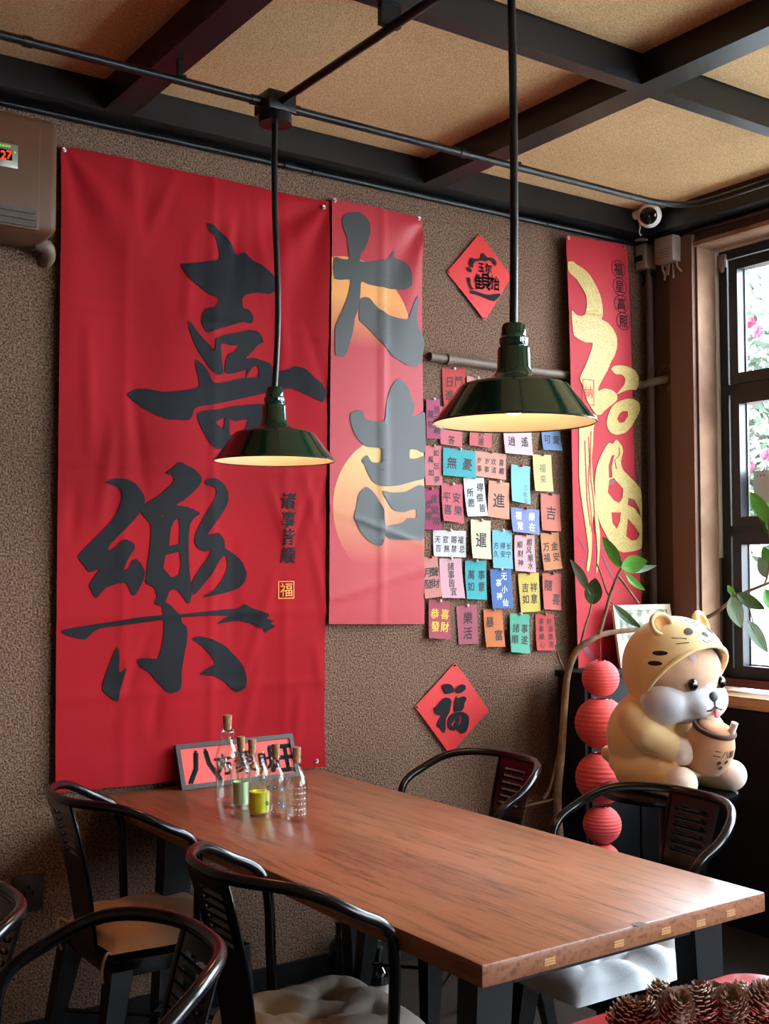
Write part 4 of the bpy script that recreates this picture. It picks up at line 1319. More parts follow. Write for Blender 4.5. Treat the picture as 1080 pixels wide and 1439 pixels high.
# junction boxes in the corner
def jbox(label, y0, y1_, z0, z1_, d, dark):
    o = thing('wall_junction_box', label, 'junction box', (XR, (y0 + y1_) / 2, z0))
    obj('box_shell', MB().box((XR - d, y0, z0), (XR - 0.001, y1_, z1_), bev=0.006), M['grey_box'], o, world=True)
    wb = MB()
    r = random.Random(int(d * 1000))
    for k in range(5):
        y = y0 + (y1_ - y0) * (k + 0.5) / 5
        wb.tube([(XR - d * 0.5, y, z0 + 0.01), (XR - d * 0.5 + r.uniform(-.01, .01), y + r.uniform(-.01, .01), z0 - 0.02), (XR - d * 0.4, y + r.uniform(-.02, .02), z0 - 0.045 - 0.02 * (k % 2))], 0.005, 7, smooth=3)
    obj('wire', wb, M['grey_box'] if not dark else M['dark'], o, world=True)
    if dark:
        obj('socket_hole', MB().box((XR - d - 0.001, y0 + 0.02, z0 + 0.035), (XR - d + 0.01, y0 + 0.065, z0 + 0.06)), M['dark'], o, False, world=True)
        obj('cover_tape', MB().tube([(XR - d, y0 - 0.01, z1_ + 0.01), (XR - d - 0.015, (y0 + y1_) / 2, z1_ + 0.018), (XR - d, y1_ + 0.02, z1_ + 0.005), (XR - d + 0.01, y1_ + 0.035, z0 + 0.03)], 0.006, 7, smooth=4), M['grey_box'], o, world=True)
    else:
        lb = MB()
        for k in range(4):
            lb.box((XR - d - 0.0006, y0 + 0.02, z0 + 0.02 + k * 0.012), (XR - d + 0.002, y1_ - 0.02 - 0.012 * (k % 2), z0 + 0.022 + k * 0.012))
        obj('print_line', lb, M['stitch'], o, False, world=True)
    return o


jbox('open battered grey junction box with dark socket, in the wall corner', 3.488, 3.552, 2.785, 2.895, 0.075, True)
jbox('closed pale grey junction box with wires hanging out, nearer the window', 3.335, 3.44, 2.785, 2.90, 0.075, False)

# ------------------------------------------------------------------ air conditioner
YA = 3.34
ac = thing('air_conditioner', 'brown wall-mounted air conditioner with red digit display, left of the widest banner', 'air conditioner', (0.78, W, 2.46))
obj('shell', MB().box((0.30, YA, 2.455), (1.138, W, 2.806), bev=0.028), M['ac'], ac, world=True, ang=50)
obj('front_panel', MB().box((0.33, YA - 0.006, 2.46), (1.078, YA + 0.01, 2.772), bev=0.005), M['ac'], ac, world=True)
a0, a1 = on_y(-14, 196, YA - 0.01), on_y(25.5, 238, YA - 0.01)
dp = obj('display_plate', MB().box((a0.x, YA - 0.010, a1.z), (a1.x, YA - 0.004, a0.z), bev=0.003), M['silver'], ac, world=True)
s0, s1 = on_y(-6, 207, YA - 0.011), on_y(17, 226, YA - 0.011)
obj('display_screen', MB().box((s0.x, YA - 0.0112, s1.z), (s1.x, YA - 0.009, s0.z)), M['black_plastic'], dp, False, world=True)
dg = MB()
for ch, px in (('2', 4.5), ('7', 12)):
    p = on_y(px, 217, YA - 0.012)
    put_glyph(dg, ch, lambda u, v: Vector((u, YA - 0.0122, v)), p.x, p.z, 0.034, bold=0.02)
obj('red_digits', dg, M['led_red'], dp, False, world=True)
gb = MB()
for k in range(4):
    p = on_y(1 + 4.2 * k, 203.5 + 0.7 * k, YA - 0.012)
    gb.box((p.x - 0.0035, YA - 0.0112, p.z - 0.003), (p.x + 0.003, YA - 0.009, p.z + 0.003))
p = on_y(21, 214, YA - 0.012)
gb.ell((p.x, YA - 0.010, p.z), (0.004, 0.002, 0.004), 10, 6)
obj('green_indicator', gb, M['led_green'], dp, False, world=True)
v0, v1 = on_y(-20, 282, YA - 0.008), on_y(50, 322, YA - 0.008)
for k in range(3):
    zt = v0.z + (v1.z - v0.z) * (k / 3)
    ze = v0.z + (v1.z - v0.z) * ((k + 0.85) / 3)
    lv = MB().add([(v0.x - 0.3, YA - 0.007, zt), (v1.x, YA - 0.007, zt), (v1.x, YA - 0.020, ze), (v0.x - 0.3, YA - 0.020, ze), (v0.x - 0.3, YA - 0.004, zt), (v1.x, YA - 0.004, zt), (v1.x, YA - 0.010, ze), (v0.x - 0.3, YA - 0.010, ze)],
                  [(0, 3, 2, 1), (4, 5, 6, 7), (0, 1, 5, 4), (1, 2, 6, 5), (2, 3, 7, 6), (3, 0, 4, 7)])
    obj('louvre', lv, M['silver'], ac, False, world=True)
obj('drain_pipe', MB().tube([(1.12, 3.50, 2.47), (1.155, 3.50, 2.46), (1.17, 3.53, 2.44), (1.17, W, 2.43)], 0.022, 12, smooth=3), M['painted_pipe'], ac, world=True)

# wall socket
pa, pb_ = on_y(17, 1232), on_y(60, 1277)
so = thing('wall_socket', 'dark brown wall socket low on the wall left of the chairs', 'socket', ((pa.x + pb_.x) / 2, W, pb_.z))
obj('socket_plate', MB().box((pa.x, W - 0.012, pb_.z), (pb_.x, W - 0.0005, pa.z), bev=0.004), M['plate'], so, world=True)
sh = MB()
for dx, dz in ((-0.012, 0.0), (0.012, 0.0), (0.0, 0.018)):
    sh.box(((pa.x + pb_.x) / 2 + dx - 0.003, W - 0.0125, (pa.z + pb_.z) / 2 + dz - 0.006), ((pa.x + pb_.x) / 2 + dx + 0.003, W - 0.011, (pa.z + pb_.z) / 2 + dz + 0.006))
obj('socket_slot', sh, M['dark'], so, False, world=True)

# ------------------------------------------------------------------ framed calligraphy on the table
bl = on_z(256, 1111, TZ)
yt = min(bl.y + 0.055, W - 0.03)
tl, tr = on_y(257, 1046, yt), on_y(420, 1028, yt)
FW, FH = tr.x - tl.x, math.hypot(tl.z - bl.z, yt - bl.y)
ang = math.atan2(yt - bl.y, tl.z - bl.z)
fo = thing('framed_calligraphy', 'black-framed red sheet of brush writing leaning on the wall behind the bottles', 'picture', (bl.x, bl.y, TZ + 0.001), rot=(-ang, 0, 0))
e = 0.015
fm = MB().box((0, 0, 0), (FW, 0.016, e)).box((0, 0, FH - e), (FW, 0.016, FH)).box((0, 0, e), (e, 0.016, FH - e)).box((FW - e, 0, e), (FW, 0.016, FH - e))
obj('frame', fm, M['frame_black'], fo, False)
M['frame_sheet'] = mat('coral_red_sheet', (222, 74, 66), 0.55)
obj('red_sheet', MB().box((e, 0.006, e), (FW - e, 0.012, FH - e)), M['frame_sheet'], fo, False)
fl_ = MB()
ff = lambda u, v: Vector((u, 0.0052, v))
for ch, u, v, s in (('八', 0.20, 0.50, 0.125), ('方', 0.37, 0.46, 0.075), ('聚', 0.55, 0.48, 0.085), ('財', 0.74, 0.40, 0.075), ('旺', 0.87, 0.46, 0.11)):
    put_glyph(fl_, ch, ff, FW * u, FH * v, s, bold=0.032 if ch in '八旺' else 0.025)
obj('lettering', fl_, M['ink'], fo, False)

# ------------------------------------------------------------------ glass bottles
def bottle(label, px, py, rpx, hpx, cork=True, content=None, deco=None, square=False, cork_tilt=0.0):
    p = on_z(px, py - rpx * 0.32, TZ)
    d = (p - CAM).dot(_fw)
    s = d / F_PX
    r, h = rpx * s, hpx * s
    o = thing('glass_bottle', label, 'bottle', tuple(p), group='cork bottles on the table')
    prof = [(0.0, 0.003), (r * 0.72, 0.001), (r * 0.95, 0.004), (r, 0.012), (r, h * 0.56), (r * 0.97, h * 0.62), (r * 0.82, h * 0.70), (r * 0.55, h * 0.79), (r * 0.42, h * 0.86), (r * 0.40, h * 0.93), (r * 0.47, h * 0.945), (r * 0.47, h * 0.985), (r * 0.42, h), (r * 0.34, h)]
    inn = [(max(0.0, q[0] - 0.0028), q[1] + (0.004 if i < 3 else 0)) for i, q in enumerate(prof[:-3])][::-1]
    obj('glass_body', MB().lathe(prof + [(r * 0.34, h * 0.94)] + inn, 40, close=False), M['bglass'], o)
    if cork:
        Mx = Matrix.Rotation(cork_tilt, 3, 'Y')
        obj('cork_stopper', MB().lathe([(r * 0.30, -0.012), (r * 0.345, 0.0), (r * 0.40, 0.030), (r * 0.385, 0.033)], 20, c=(0, 0, h), M=Mx), M['cork'], o)
    if content == 'green':
        obj('paper_slip', MB().lathe([(r * 0.72, 0.008), (r * 0.74, h * 0.42), (r * 0.70, h * 0.425), (r * 0.68, 0.010)], 24, close=False), M['liquid'], o)
    if content == 'yellow':
        obj('paper_slip', MB().lathe([(r * 0.84, 0.007), (r * 0.86, h * 0.36), (r * 0.55, h * 0.37), (r * 0.5, 0.010)], 24, close=False), M['yellow_paper'], o)
    if deco == 'eyes':
        toc = math.atan2(CAM.y - p.y, CAM.x - p.x)
        for a, z in ((-0.7, .5), (-0.05, .52), (.65, .47), (-.9, .25), (.3, .26), (.85, .2), (-.2, .12)):
            aa = toc + a
            n = Vector((math.cos(aa), math.sin(aa), 0))
            Mx = n.to_track_quat('Z', 'Y').to_matrix()
            c = n * (r + 0.0003) + Vector((0, 0, z * h))
            e_ = obj('painted_ring', MB().lathe([(0.004, 0.0), (0.0065, 0.0), (0.0065, 0.0008), (0.004, 0.0008)], 16, c=tuple(c), M=Mx, close=False), M['blue_eye'], o)
            obj('painted_dot', MB().lathe([(0.0026, 0.0), (0.0, 0.0009)], 10, c=tuple(c), M=Mx, close=False), M['white_paint'], e_)
    if deco == 'print':
        toc = math.atan2(CAM.y - p.y, CAM.x - p.x)
        wb = MB()
        rb = random.Random(8)
        for row in range(6):
            z = h * (0.12 + 0.085 * row)
            for k in range(7):
                a0 = toc - 0.95 + k * 0.28 + rb.uniform(-.03, .03)
                w_ = rb.uniform(.06, .24)
                q = []
                for aa, zz in ((a0, z), (a0 + w_, z), (a0 + w_, z + 0.008), (a0, z + 0.008)):
                    q.append((math.cos(aa) * (r + 0.0004), math.sin(aa) * (r + 0.0004), zz))
                wb.add([q[0], q[1], (q[1][0], q[1][1], z + 0.002), (q[0][0], q[0][1], z + 0.002)], [(0, 1, 2, 3)])
                if rb.random() < 0.6:
                    t1 = rb.uniform(0.0, 0.7)
                    qa = [q[0][i] * (1 - t1) + q[1][i] * t1 for i in range(2)]
                    qb = [q[0][i] * (0.85 - t1) + q[1][i] * (t1 + 0.15) for i in range(2)]
                    z2 = z + rb.uniform(-0.006, 0.0)
                    wb.add([(qa[0], qa[1], z2), (qb[0], qb[1], z2), (qb[0], qb[1], z2 + 0.008), (qa[0], qa[1], z2 + 0.008)], [(0, 1, 2, 3)])
        obj('white_print', wb, M['white_paint'], o, False)
    if deco == 'wire':
        wm = MB()
        for s_ in (-1, 1):
            wm.tube([(s_ * r * 0.5, 0, h * 0.95), (s_ * r * 0.62, 0, h * 0.90), (s_ * r * 0.55, 0, h * 0.84)], 0.0015, 6)
        wm.tube([(r * 0.49 * math.cos(k * PI / 8), r * 0.49 * math.sin(k * PI / 8), h * 0.92) for k in range(17)], 0.0016, 6, cap=False)
        obj('wire_bail', wm, M['steel'], o)
        em = MB()
        toc = math.atan2(CAM.y - p.y, CAM.x - p.x)
        for k in range(14):
            a, z = toc + random.uniform(-.9, .3), h * random.uniform(.45, .58)
            em.ell((r * math.cos(a), r * math.sin(a), z), (0.005, 0.005, 0.006), 7, 5)
        obj('embossed_flower', em, M['white_paint'], o)
    return o


bottle('tallest glass bottle with a wire at its neck, leftmost by the framed sheet', 319, 1131, 16.5, 105, deco='wire')
bottle('corked glass bottle holding a pale green slip, second from the left', 338, 1138, 15, 82, content='green')
bottle('corked glass bottle half hidden behind the one with the yellow slip', 353.5, 1143, 14.5, 83, cork_tilt=0.04)
bottle('open glass bottle without cork holding a bright yellow slip', 364, 1149, 16.5, 88, cork=False, content='yellow')
bottle('corked glass bottle painted with blue rings', 387, 1153, 14.5, 86, deco='eyes')
bottle('corked glass bottle with white printed lettering, last in the bottle row', 416.5, 1158, 15.5, 86, deco='print')
# ------------------------------------------------------------------ stool and plush toy
PB = at(938, 1106, 3.9)
PB.y += 0.0
ZS = PB.z
st = thing('round_stool', 'black round-topped stand under the plush toy', 'stand', (PB.x, PB.y, 0))
obj('stool_top', MB().lathe([(0.0, ZS - 0.002), (0.215, ZS - 0.001), (0.228, ZS - 0.006), (0.23, ZS - 0.016), (0.226, ZS - 0.026), (0.0, ZS - 0.026)], 48), M['chair'], st)
obj('stool_post', MB().lathe([(0.03, 0.03), (0.03, ZS - 0.026)], 20), M['chair'], st)
obj('stool_foot', MB().lathe([(0.19, 0.0), (0.19, 0.012), (0.05, 0.03), (0.0, 0.032)], 36), M['chair'], st)

pl = thing('plush_toy', 'seated plush puppy in a yellow tiger hood holding a drink cup, on the black stand', 'plush toy', (PB.x, PB.y, ZS))


def blobs(name, parts, m, voxel=0.007, smooth=6, parent=pl):
    mb = MB()
    for c, r, *e in parts:
        mb.ell(c, r, 24, 16, M=Euler(e[0]).to_matrix() if e else None)
    o = obj(name, mb, m, parent)
    md = o.modifiers.new('join', 'REMESH')
    md.mode = 'VOXEL'
    md.voxel_size = voxel
    md.use_smooth_shade = True
    ms = o.modifiers.new('soft', 'SMOOTH')
    ms.factor = 0.6
    ms.iterations = smooth
    return o


def limb(a, b, ra, rb, n=6):
    a, b = Vector(a), Vector(b)
    return [(tuple(a.lerp(b, k / n)), (ra + (rb - ra) * k / n,) * 3) for k in range(n + 1)]


R3 = math.radians
body = [((0, 0.045, 0.165), (0.178, 0.165, 0.168)), ((0, 0.02, 0.25), (0.145, 0.125, 0.12)), ((0, 0.05, 0.08), (0.172, 0.155, 0.078)), ((0, -0.04, 0.10), (0.12, 0.075, 0.085))]
for s in (-1, 1):
    body += limb((s * 0.112, 0.05, 0.065), (s * 0.122, -0.145, 0.05), 0.066, 0.052)
    body += limb((s * 0.146, 0.01, 0.25), (s * 0.150, -0.055, 0.19), 0.058, 0.053, 4)
    body += limb((s * 0.150, -0.055, 0.19), (s * 0.102, -0.125, 0.152), 0.053, 0.043, 4)
body += limb((0, 0.20, 0.05), (-0.03, 0.245, 0.085), 0.035, 0.028, 3)
blobs('body', body, M['plush_yellow'])
for s in (-1, 1):
    blobs('paw', [((s * 0.088, -0.140, 0.145), (0.044, 0.045, 0.046)), ((s * 0.100, -0.124, 0.152), (0.044, 0.04, 0.044))], M['plush_cream'])
    blobs('foot', [((s * 0.122, -0.168, 0.052), (0.054, 0.048, 0.052)), ((s * 0.122, -0.145, 0.05), (0.0535, 0.05, 0.05))], M['plush_cream'])

HC, HR = Vector((0, -0.036, 0.406)), Vector((0.171, 0.178, 0.172))


def plane_d(p):      # >0: removed (face opening)
    return (-0.196 + 0.60 * (0.478 - p.z)) - p.y


hb = bmesh.new()
t_ = MB().ell(HC, HR, 64, 44)
bv = [hb.verts.new(v) for v in t_.v]
for f in t_.f:
    vs = []
    for i in f:
        if bv[i] not in vs:
            vs.append(bv[i])
    try:
        hb.faces.new(vs)
    except ValueError:
        pass
bmesh.ops.remove_doubles(hb, verts=hb.verts[:], dist=1e-5)
bmesh.ops.bisect_plane(hb, geom=hb.verts[:] + hb.edges[:] + hb.faces[:], plane_co=(0, -0.180, 0.472), plane_no=(0, -1, -0.92), clear_outer=True)
edge = [e for e in hb.edges if e.is_boundary]
nxt = {}
for e in edge:
    for v in e.verts:
        nxt.setdefault(v, []).append(e.other_vert(v))
loop, cur, prv = [], edge[0].verts[0], None
while True:
    loop.append(cur.co.copy())
    n_ = [v for v in nxt[cur] if v is not prv]
    prv, cur = cur, n_[0]
    if (cur.co - loop[0]).length < 1e-6 or len(loop) > 400:
        break
hb.verts.index_update()
hm = MB().add([v.co.copy() for v in hb.verts], [[v.index for v in f.verts] for f in hb.faces])
hb.free()
hood = obj('hood', hm, M['plush_yellow'], pl, ang=180)
sd = hood.modifiers.new('thick', 'SOLIDIFY')
sd.thickness = 0.012
sd.offset = -1
loop.append(loop[0])
obj('hood_edge', MB().tube(loop, 0.0075, 8, cap=False), M['plush_yellow'], hood, ang=180)


def on_head(x, z, lift=0.002, C_=HC, R_=HR):
    """front point of the hood ellipsoid at the given x, z"""
    q = 1 - ((x - C_.x) / R_.x) ** 2 - ((z - C_.z) / R_.z) ** 2
    y = C_.y - R_.y * math.sqrt(max(q, 0.0))
    n = Vector(((x - C_.x) / R_.x ** 2, (y - C_.y) / R_.y ** 2, (z - C_.z) / R_.z ** 2)).normalized()
    return Vector((x, y, z)) + n * lift


def oval(mb, x, z, a, b, tilt=0.0, lift=0.0018, C_=HC, R_=HR, n=18):
    vs = [on_head(x, z, lift + 0.0012, C_, R_)]
    c, s = math.cos(tilt), math.sin(tilt)
    for k in range(n):
        t = 2 * PI * k / n
        u, v = a * math.cos(t), b * math.sin(t)
        vs.append(on_head(x + u * c - v * s, z + u * s + v * c, lift, C_, R_))
    mb.add(vs, [(0, 1 + k, 1 + (k + 1) % n) for k in range(n)])
    vs2 = [on_head(x, z, -0.002, C_, R_)]


def line(mb, pts, r, lift=0.001, C_=HC, R_=HR):
    mb.tube([on_head(x, z, lift, C_, R_) for x, z in pts], r, 6)


# the tiger face printed on the hood brow
tf = MB()
for s in (-1, 1):
    oval(tf, s * 0.052, 0.532, 0.016, 0.0085, s * -0.5)
    for k in range(2):
        line(tf, [(s * 0.075, 0.510 - 0.012 * k), (s * 0.108, 0.512 - 0.018 * k)], 0.0016)
oval(tf, 0, 0.521, 0.012, 0.0085)
line(tf, [(0, 0.513), (0, 0.503)], 0.0014)
for s in (-1, 1):
    line(tf, [(0, 0.503), (s * 0.010, 0.497), (s * 0.022, 0.500), (s * 0.026, 0.506)], 0.0014)
for k in range(3):
    line(tf, [(-0.016 + 0.004 * k, 0.566 - k * 0.008), (0.016 - 0.004 * k, 0.567 - k * 0.008)], 0.0014)
obj('tiger_face', tf, M['stitch'], hood)
M['plush_pale'] = mat('pale_yellow_muzzle', (244, 224, 178), 0.95, sheen=0.3)
mz = MB()
oval(mz, 0, 0.507, 0.040, 0.016, lift=0.0006)
obj('tiger_muzzle', mz, M['plush_pale'], hood)
# black oval stripes on the side of the hood
sp_ = MB()
for s in (-1, 1):
    for zz, yy in ((0.458, -0.075), (0.425, -0.065)):
        n = 20
        base = []
        for k in range(n + 1):
            t = 2 * PI * k / n
            for_ = (0.0, 0.0) if k == n else (0.024 * math.cos(t), 0.0078 * math.sin(t))
            y, z = yy + for_[0] - 0.03, zz + for_[1] + 0.006
            q = 1 - ((y - HC.y) / HR.y) ** 2 - ((z - HC.z) / HR.z) ** 2
            base.append(Vector((s * (HR.x * math.sqrt(max(q, 0)) + (0.0022 if k < n else 0.0035)), y, z)))
        sp_.add(base, [(n, k, (k + 1) % n) for k in range(n)])
obj('hood_stripe', sp_, M['stitch_black'], hood)
for s in (-1, 1):
    ctr = Vector((s * 0.098, -0.066, 0.552))
    fx = Vector((0.25 * s, -0.85, 0.35)).normalized()
    Mx = fx.to_track_quat('Z', 'Y').to_matrix()
    er = obj('ear', MB().lathe([(r_ * 1.12, z_ * 1.12) for r_, z_ in [(0.0, -0.018), (0.02, -0.017), (0.034, -0.008), (0.040, 0.002), (0.038, 0.010), (0.031, 0.013), (0.026, 0.008), (0.022, 0.0), (0.0, -0.004)]], 28, c=tuple(ctr), M=Mx), M['plush_yellow'], pl, ang=180)
    obj('inner_ear', MB().lathe([(0.0265, 0.0085), (0.020, 0.001), (0.0, -0.003)], 24, c=tuple(ctr + fx * 0.0015), M=Mx, close=False), M['plush_orange'], er)
# face
FC, FR = Vector((0, -0.040, 0.388)), Vector((0.156, 0.146, 0.148))
obj('forehead', MB().ell(FC, FR, 40, 28), M['plush_beige'], pl, ang=180)
ck = [((0, -0.065, 0.302), (0.160, 0.122, 0.080))]
for s in (-1, 1):
    ck += [((s * 0.095, -0.078, 0.298), (0.078, 0.084, 0.074))]
ck += [((0, -0.140, 0.305), (0.095, 0.062, 0.060)), ((0.0, -0.160, 0.335), (0.040, 0.032, 0.048)), ((-0.03, -0.166, 0.292), (0.046, 0.04, 0.038)), ((0.03, -0.166, 0.292), (0.046, 0.04, 0.038))]
blobs('cheeks', ck, M['plush_white'], voxel=0.006, smooth=7)
for s in (-1, 1):
    e = on_head(s * 0.066, 0.352, 0.0, FC, FR)
    e = Vector((s * 0.068, -0.173, 0.362))
    ey = obj('eye', MB().ell(tuple(e), (0.0195, 0.013, 0.0205), 20, 14), M['black_plastic'], pl)
    obj('eye_glint', MB().ell(tuple(e + Vector((-0.006, -0.0105, 0.006))), (0.0035, 0.002, 0.0035), 8, 6), M['white_paint'], ey)
    oval_ = MB()
    oval(oval_, s * 0.055, 0.448, 0.012, 0.012, lift=0.0012, C_=FC, R_=FR)
    obj('brow_flower', oval_, M['lilac'], pl)
obj('nose', MB().ell((0, -0.1985, 0.322), (0.018, 0.012, 0.017), 20, 14), M['nose_grey'], pl)
mo = MB()
mo.tube([(0, -0.203, 0.308), (0.0, -0.204, 0.292)], 0.0022, 6)
for s in (-1, 1):
    mo.tube([(0, -0.2045, 0.290), (s * 0.016, -0.205, 0.281), (s * 0.036, -0.2005, 0.279), (s * 0.054, -0.188, 0.289)], 0.0028, 7, smooth=4)
obj('mouth', mo, M['stitch_black'], pl)
obj('tongue', MB().ell((0.010, -0.2035, 0.268), (0.0145, 0.007, 0.0165), 16, 12), M['tongue'], pl)

# the plush drink cup
cup = thing('drink_cup_root', None, None)
bpy.data.objects.remove(cup)
Mt = Matrix.Rotation(R3(20), 3, 'X')
CC = Vector((-0.008, -0.155, 0.078))


def cupT(mb):
    mb.v = [tuple(Mt @ Vector(v) + CC) for v in mb.v]
    return mb


cprof = [(0.0, -0.002), (0.035, -0.001), (0.058, 0.010), (0.074, 0.040), (0.080, 0.078), (0.078, 0.110), (0.068, 0.140), (0.060, 0.152), (0.0, 0.156)]
cp = obj('drink_cup', cupT(MB().lathe(cprof, 40)), M['cup_tan'], pl, ang=180)
obj('cup_lid_rim', cupT(MB().tube([(0.063 * math.cos(k * PI / 20), 0.063 * math.sin(k * PI / 20), 0.150) for k in range(41)], 0.009, 8, cap=False)), M['plush_brown'], cp, ang=180)
obj('cup_lid', cupT(MB().lathe([(0.06, 0.150), (0.05, 0.164), (0.03, 0.170), (0.0, 0.172)], 32)), M['cup_tan'], cp, ang=180)
obj('straw', cupT(MB().tube([(0.022, -0.048, 0.148), (0.024, -0.050, 0.195)], 0.0115, 14)), M['plush_cream'], cp)


def cup_r(z):
    for (r0, z0), (r1, z1) in zip(cprof, cprof[1:]):
        if z0 <= z <= z1 and z1 > z0:
            return r0 + (r1 - r0) * (z - z0) / (z1 - z0)
    return 0.08


def cup_fn(a0):
    def f(u, v):
        z = 0.088 + v
        r = cup_r(z) + 0.0025
        a = a0 + u / 0.08
        return Mt @ Vector((r * math.cos(a), r * math.sin(a), z)) + CC
    return f


a0 = R3(-103)
tx = MB()
for k, ch in enumerate('二八醬'):
    put_glyph(tx, ch, cup_fn(a0), -0.028 + 0.028 * k, 0.012, 0.027, bold=0.01)
obj('cup_lettering', tx, M['stitch_black'], cp, False)
prl = MB()
for u, v in ((-0.014, -0.018), (0.012, -0.014), (-0.002, -0.036)):
    f = cup_fn(a0)
    ctr = f(u, v)
    n = 12
    q = [f(u + 0.007 * math.cos(2 * PI * k / n), v + 0.0075 * math.sin(2 * PI * k / n)) for k in range(n)]
    prl.add([ctr] + q, [(0, 1 + k, 1 + (k + 1) % n) for k in range(n)])
obj('cup_pearl_dot', prl, M['plush_brown'], cp, False)

# ------------------------------------------------------------------ corner cabinet, photo frame, lanterns
cbx = thing('corner_cabinet', 'low black cabinet in the wall corner behind the lanterns', 'cabinet', (3.57, 3.40, 0))
obj('cabinet_body', MB().box((3.27, 3.33, 0.03), (3.84, 3.485, 1.02), bev=0.004), M['dark'], cbx, world=True)
obj('cabinet_top', MB().box((3.255, 3.315, 1.02), (3.846, 3.488, 1.045), bev=0.004), M['dark'], cbx, world=True)
obj('cabinet_door', MB().box((3.29, 3.316, 0.08), (3.56, 3.33, 0.99), bev=0.003), M['dark'], cbx, world=True)
obj('cabinet_door', MB().box((3.57, 3.316, 0.08), (3.825, 3.33, 0.99), bev=0.003), M['dark'], cbx, world=True)
pz = 1.045
yb = 3.40
tlp, trp = on_y(859, 849, yb + 0.03), on_y(929, 846, yb + 0.03)
pw, phh = trp.x - tlp.x, tlp.z - pz
an = math.atan2(0.05, phh)
ph_ = thing('photo_frame', 'small cream photo frame leaning in the corner behind the plush head', 'picture', (tlp.x, yb - 0.02, pz), rot=(-an, R3(0), R3(-8)))
e = 0.022
obj('frame', MB().box((0, 0, 0), (pw, 0.015, e)).box((0, 0, phh - e), (pw, 0.015, phh)).box((0, 0, e), (e, 0.015, phh - e)).box((pw - e, 0, e), (pw, 0.015, phh - e)), M['pale_frame'], ph_, False)
obj('botanical_print', MB().box((e, 0.005, e), (pw - e, 0.012, phh - e)), M['photo'], ph_, False)

LAN = [(843, 953, 26.5, 'top red paper lantern of the hanging string, beside the plush hood'), (842, 1016, 37, 'second red paper lantern from the top, one of the two biggest'), (843, 1092, 37, 'third red paper lantern from the top, behind the chair rail'),
       (848, 1157, 27, 'fourth red paper lantern from the top, seen through the chair back'), (850, 1208, 26, 'lowest red paper lantern, partly hidden by the table')]
LD = 4.42
for px, py, rp, lab in LAN:
    p = at(px, py, LD)
    p.x, p.y = at(844, 1000, LD).x, at(844, 1000, LD).y
    r = rp * LD / F_PX
    prof = []
    nr = 16
    for k in range(nr * 2 + 1):
        t = -1 + 2 * k / (nr * 2)
        z = 0.93 * math.sin(t * PI / 2)
        q = math.sqrt(max(0.0, 1 - z * z)) * (1.0 if k % 2 == 0 else 0.982)
        prof.append((max(q, 0.25) * r, z * r * 0.98))
    o = thing('paper_lantern', lab, 'lantern', tuple(p), group='string of red paper lanterns')
    obj('lantern_paper', MB().lathe(prof, 36, close=False), M['lantern'], o, ang=12)
    rg = MB()
    for z in (-0.91 * r, 0.91 * r):
        rg.tube([(0.27 * r * math.cos(k * PI / 10), 0.27 * r * math.sin(k * PI / 10), z) for k in range(21)], 0.0025, 6, cap=False)
    obj('end_ring', rg, M['red_lacquer'], o)
lp = at(844, 1000, LD)
ltop = at(844, 893, LD)
lbot = at(850, 1208, LD)
tag(obj('lantern_string', MB().tube([(lp.x, lp.y, ltop.z), (lp.x, lp.y, lbot.z)], 0.0018, 6), M['red_lacquer'], None, origin=(lp.x, lp.y, lbot.z)), 'thin string holding the red lanterns below the plant branch', 'string')

# ------------------------------------------------------------------ potted plant
PD = 4.40
base = at(787, 1170, PD)
pt = thing('potted_tree', 'bare-stemmed potted tree with few large leaves, in the corner behind the chairs', 'plant', (base.x, base.y, 0))
obj('pot', MB().lathe([(0.09, 0.0), (0.11, 0.02), (0.125, 0.20), (0.13, 0.21), (0.13, 0.23), (0.118, 0.23), (0.112, 0.20)], 36, close=False).lathe([(0.0, 0.002), (0.09, 0.0)], 36, close=False), M['pot'], pt)
obj('soil', MB().lathe([(0.0, 0.206), (0.08, 0.204), (0.114, 0.20)], 30, close=False), M['soil'], pt)


def stem(name, pts, r0, r1, depth=PD, n=6):
    P = [at(x, y, depth + (d[0] if d else 0)) if not isinstance(x, Vector) else x for x, y, *d in pts]
    rs = [r0 + (r1 - r0) * i / (len(P) - 1) for i in range(len(P))]
    return obj(name, MB().tube(P, rs, 9, smooth=n), M['trunk'], pt, world=True)


trunk_pts = [Vector((base.x, base.y, 0.19)), Vector((base.x + 0.005, base.y, 0.30)), at(785, 1170, PD), at(783, 1120, PD), at(789, 1050, PD), at(793, 990, PD), at(798, 945, PD), at(810, 915, PD), at(830, 899, PD), at(852, 890, PD + .02), at(900, 884, PD + .05), at(955, 880, PD + .06), at(1000, 864, PD - .02), at(1036, 838, PD - .08), at(1082, 818, PD - .12), at(1120, 800, PD - .15)]
obj('trunk', MB().tube(trunk_pts, [0.019, 0.018, 0.017, 0.016, 0.015, 0.014, 0.013, 0.0125, 0.0115, 0.0105, 0.009, 0.008, 0.007, 0.006, 0.005, 0.004], 12, smooth=6), M['trunk'], pt, world=True)
stem('branch', [(842, 892), (850, 862), (857, 836), (866, 812), (873, 799)], 0.007, 0.005)
stem('branch', [(856, 838), (851, 828), (844, 806), (838, 792)], 0.0045, 0.003)
stem('branch', [(868, 809), (878, 822), (888, 836), (897, 848)], 0.0055, 0.004)
stem('branch', [(816, 904), (822, 880), (828, 862), (831, 848)], 0.005, 0.004)
stem('branch', [(797, 946), (790, 936), (785, 924), (782, 914)], 0.0055, 0.003)
stem('branch', [(783, 1120), (772, 1125), (752, 1130), (729, 1136)], 0.006, 0.005)
stem('branch', [(764, 1122), (770, 1112), (777, 1092), (784, 1060)], 0.006, 0.005)
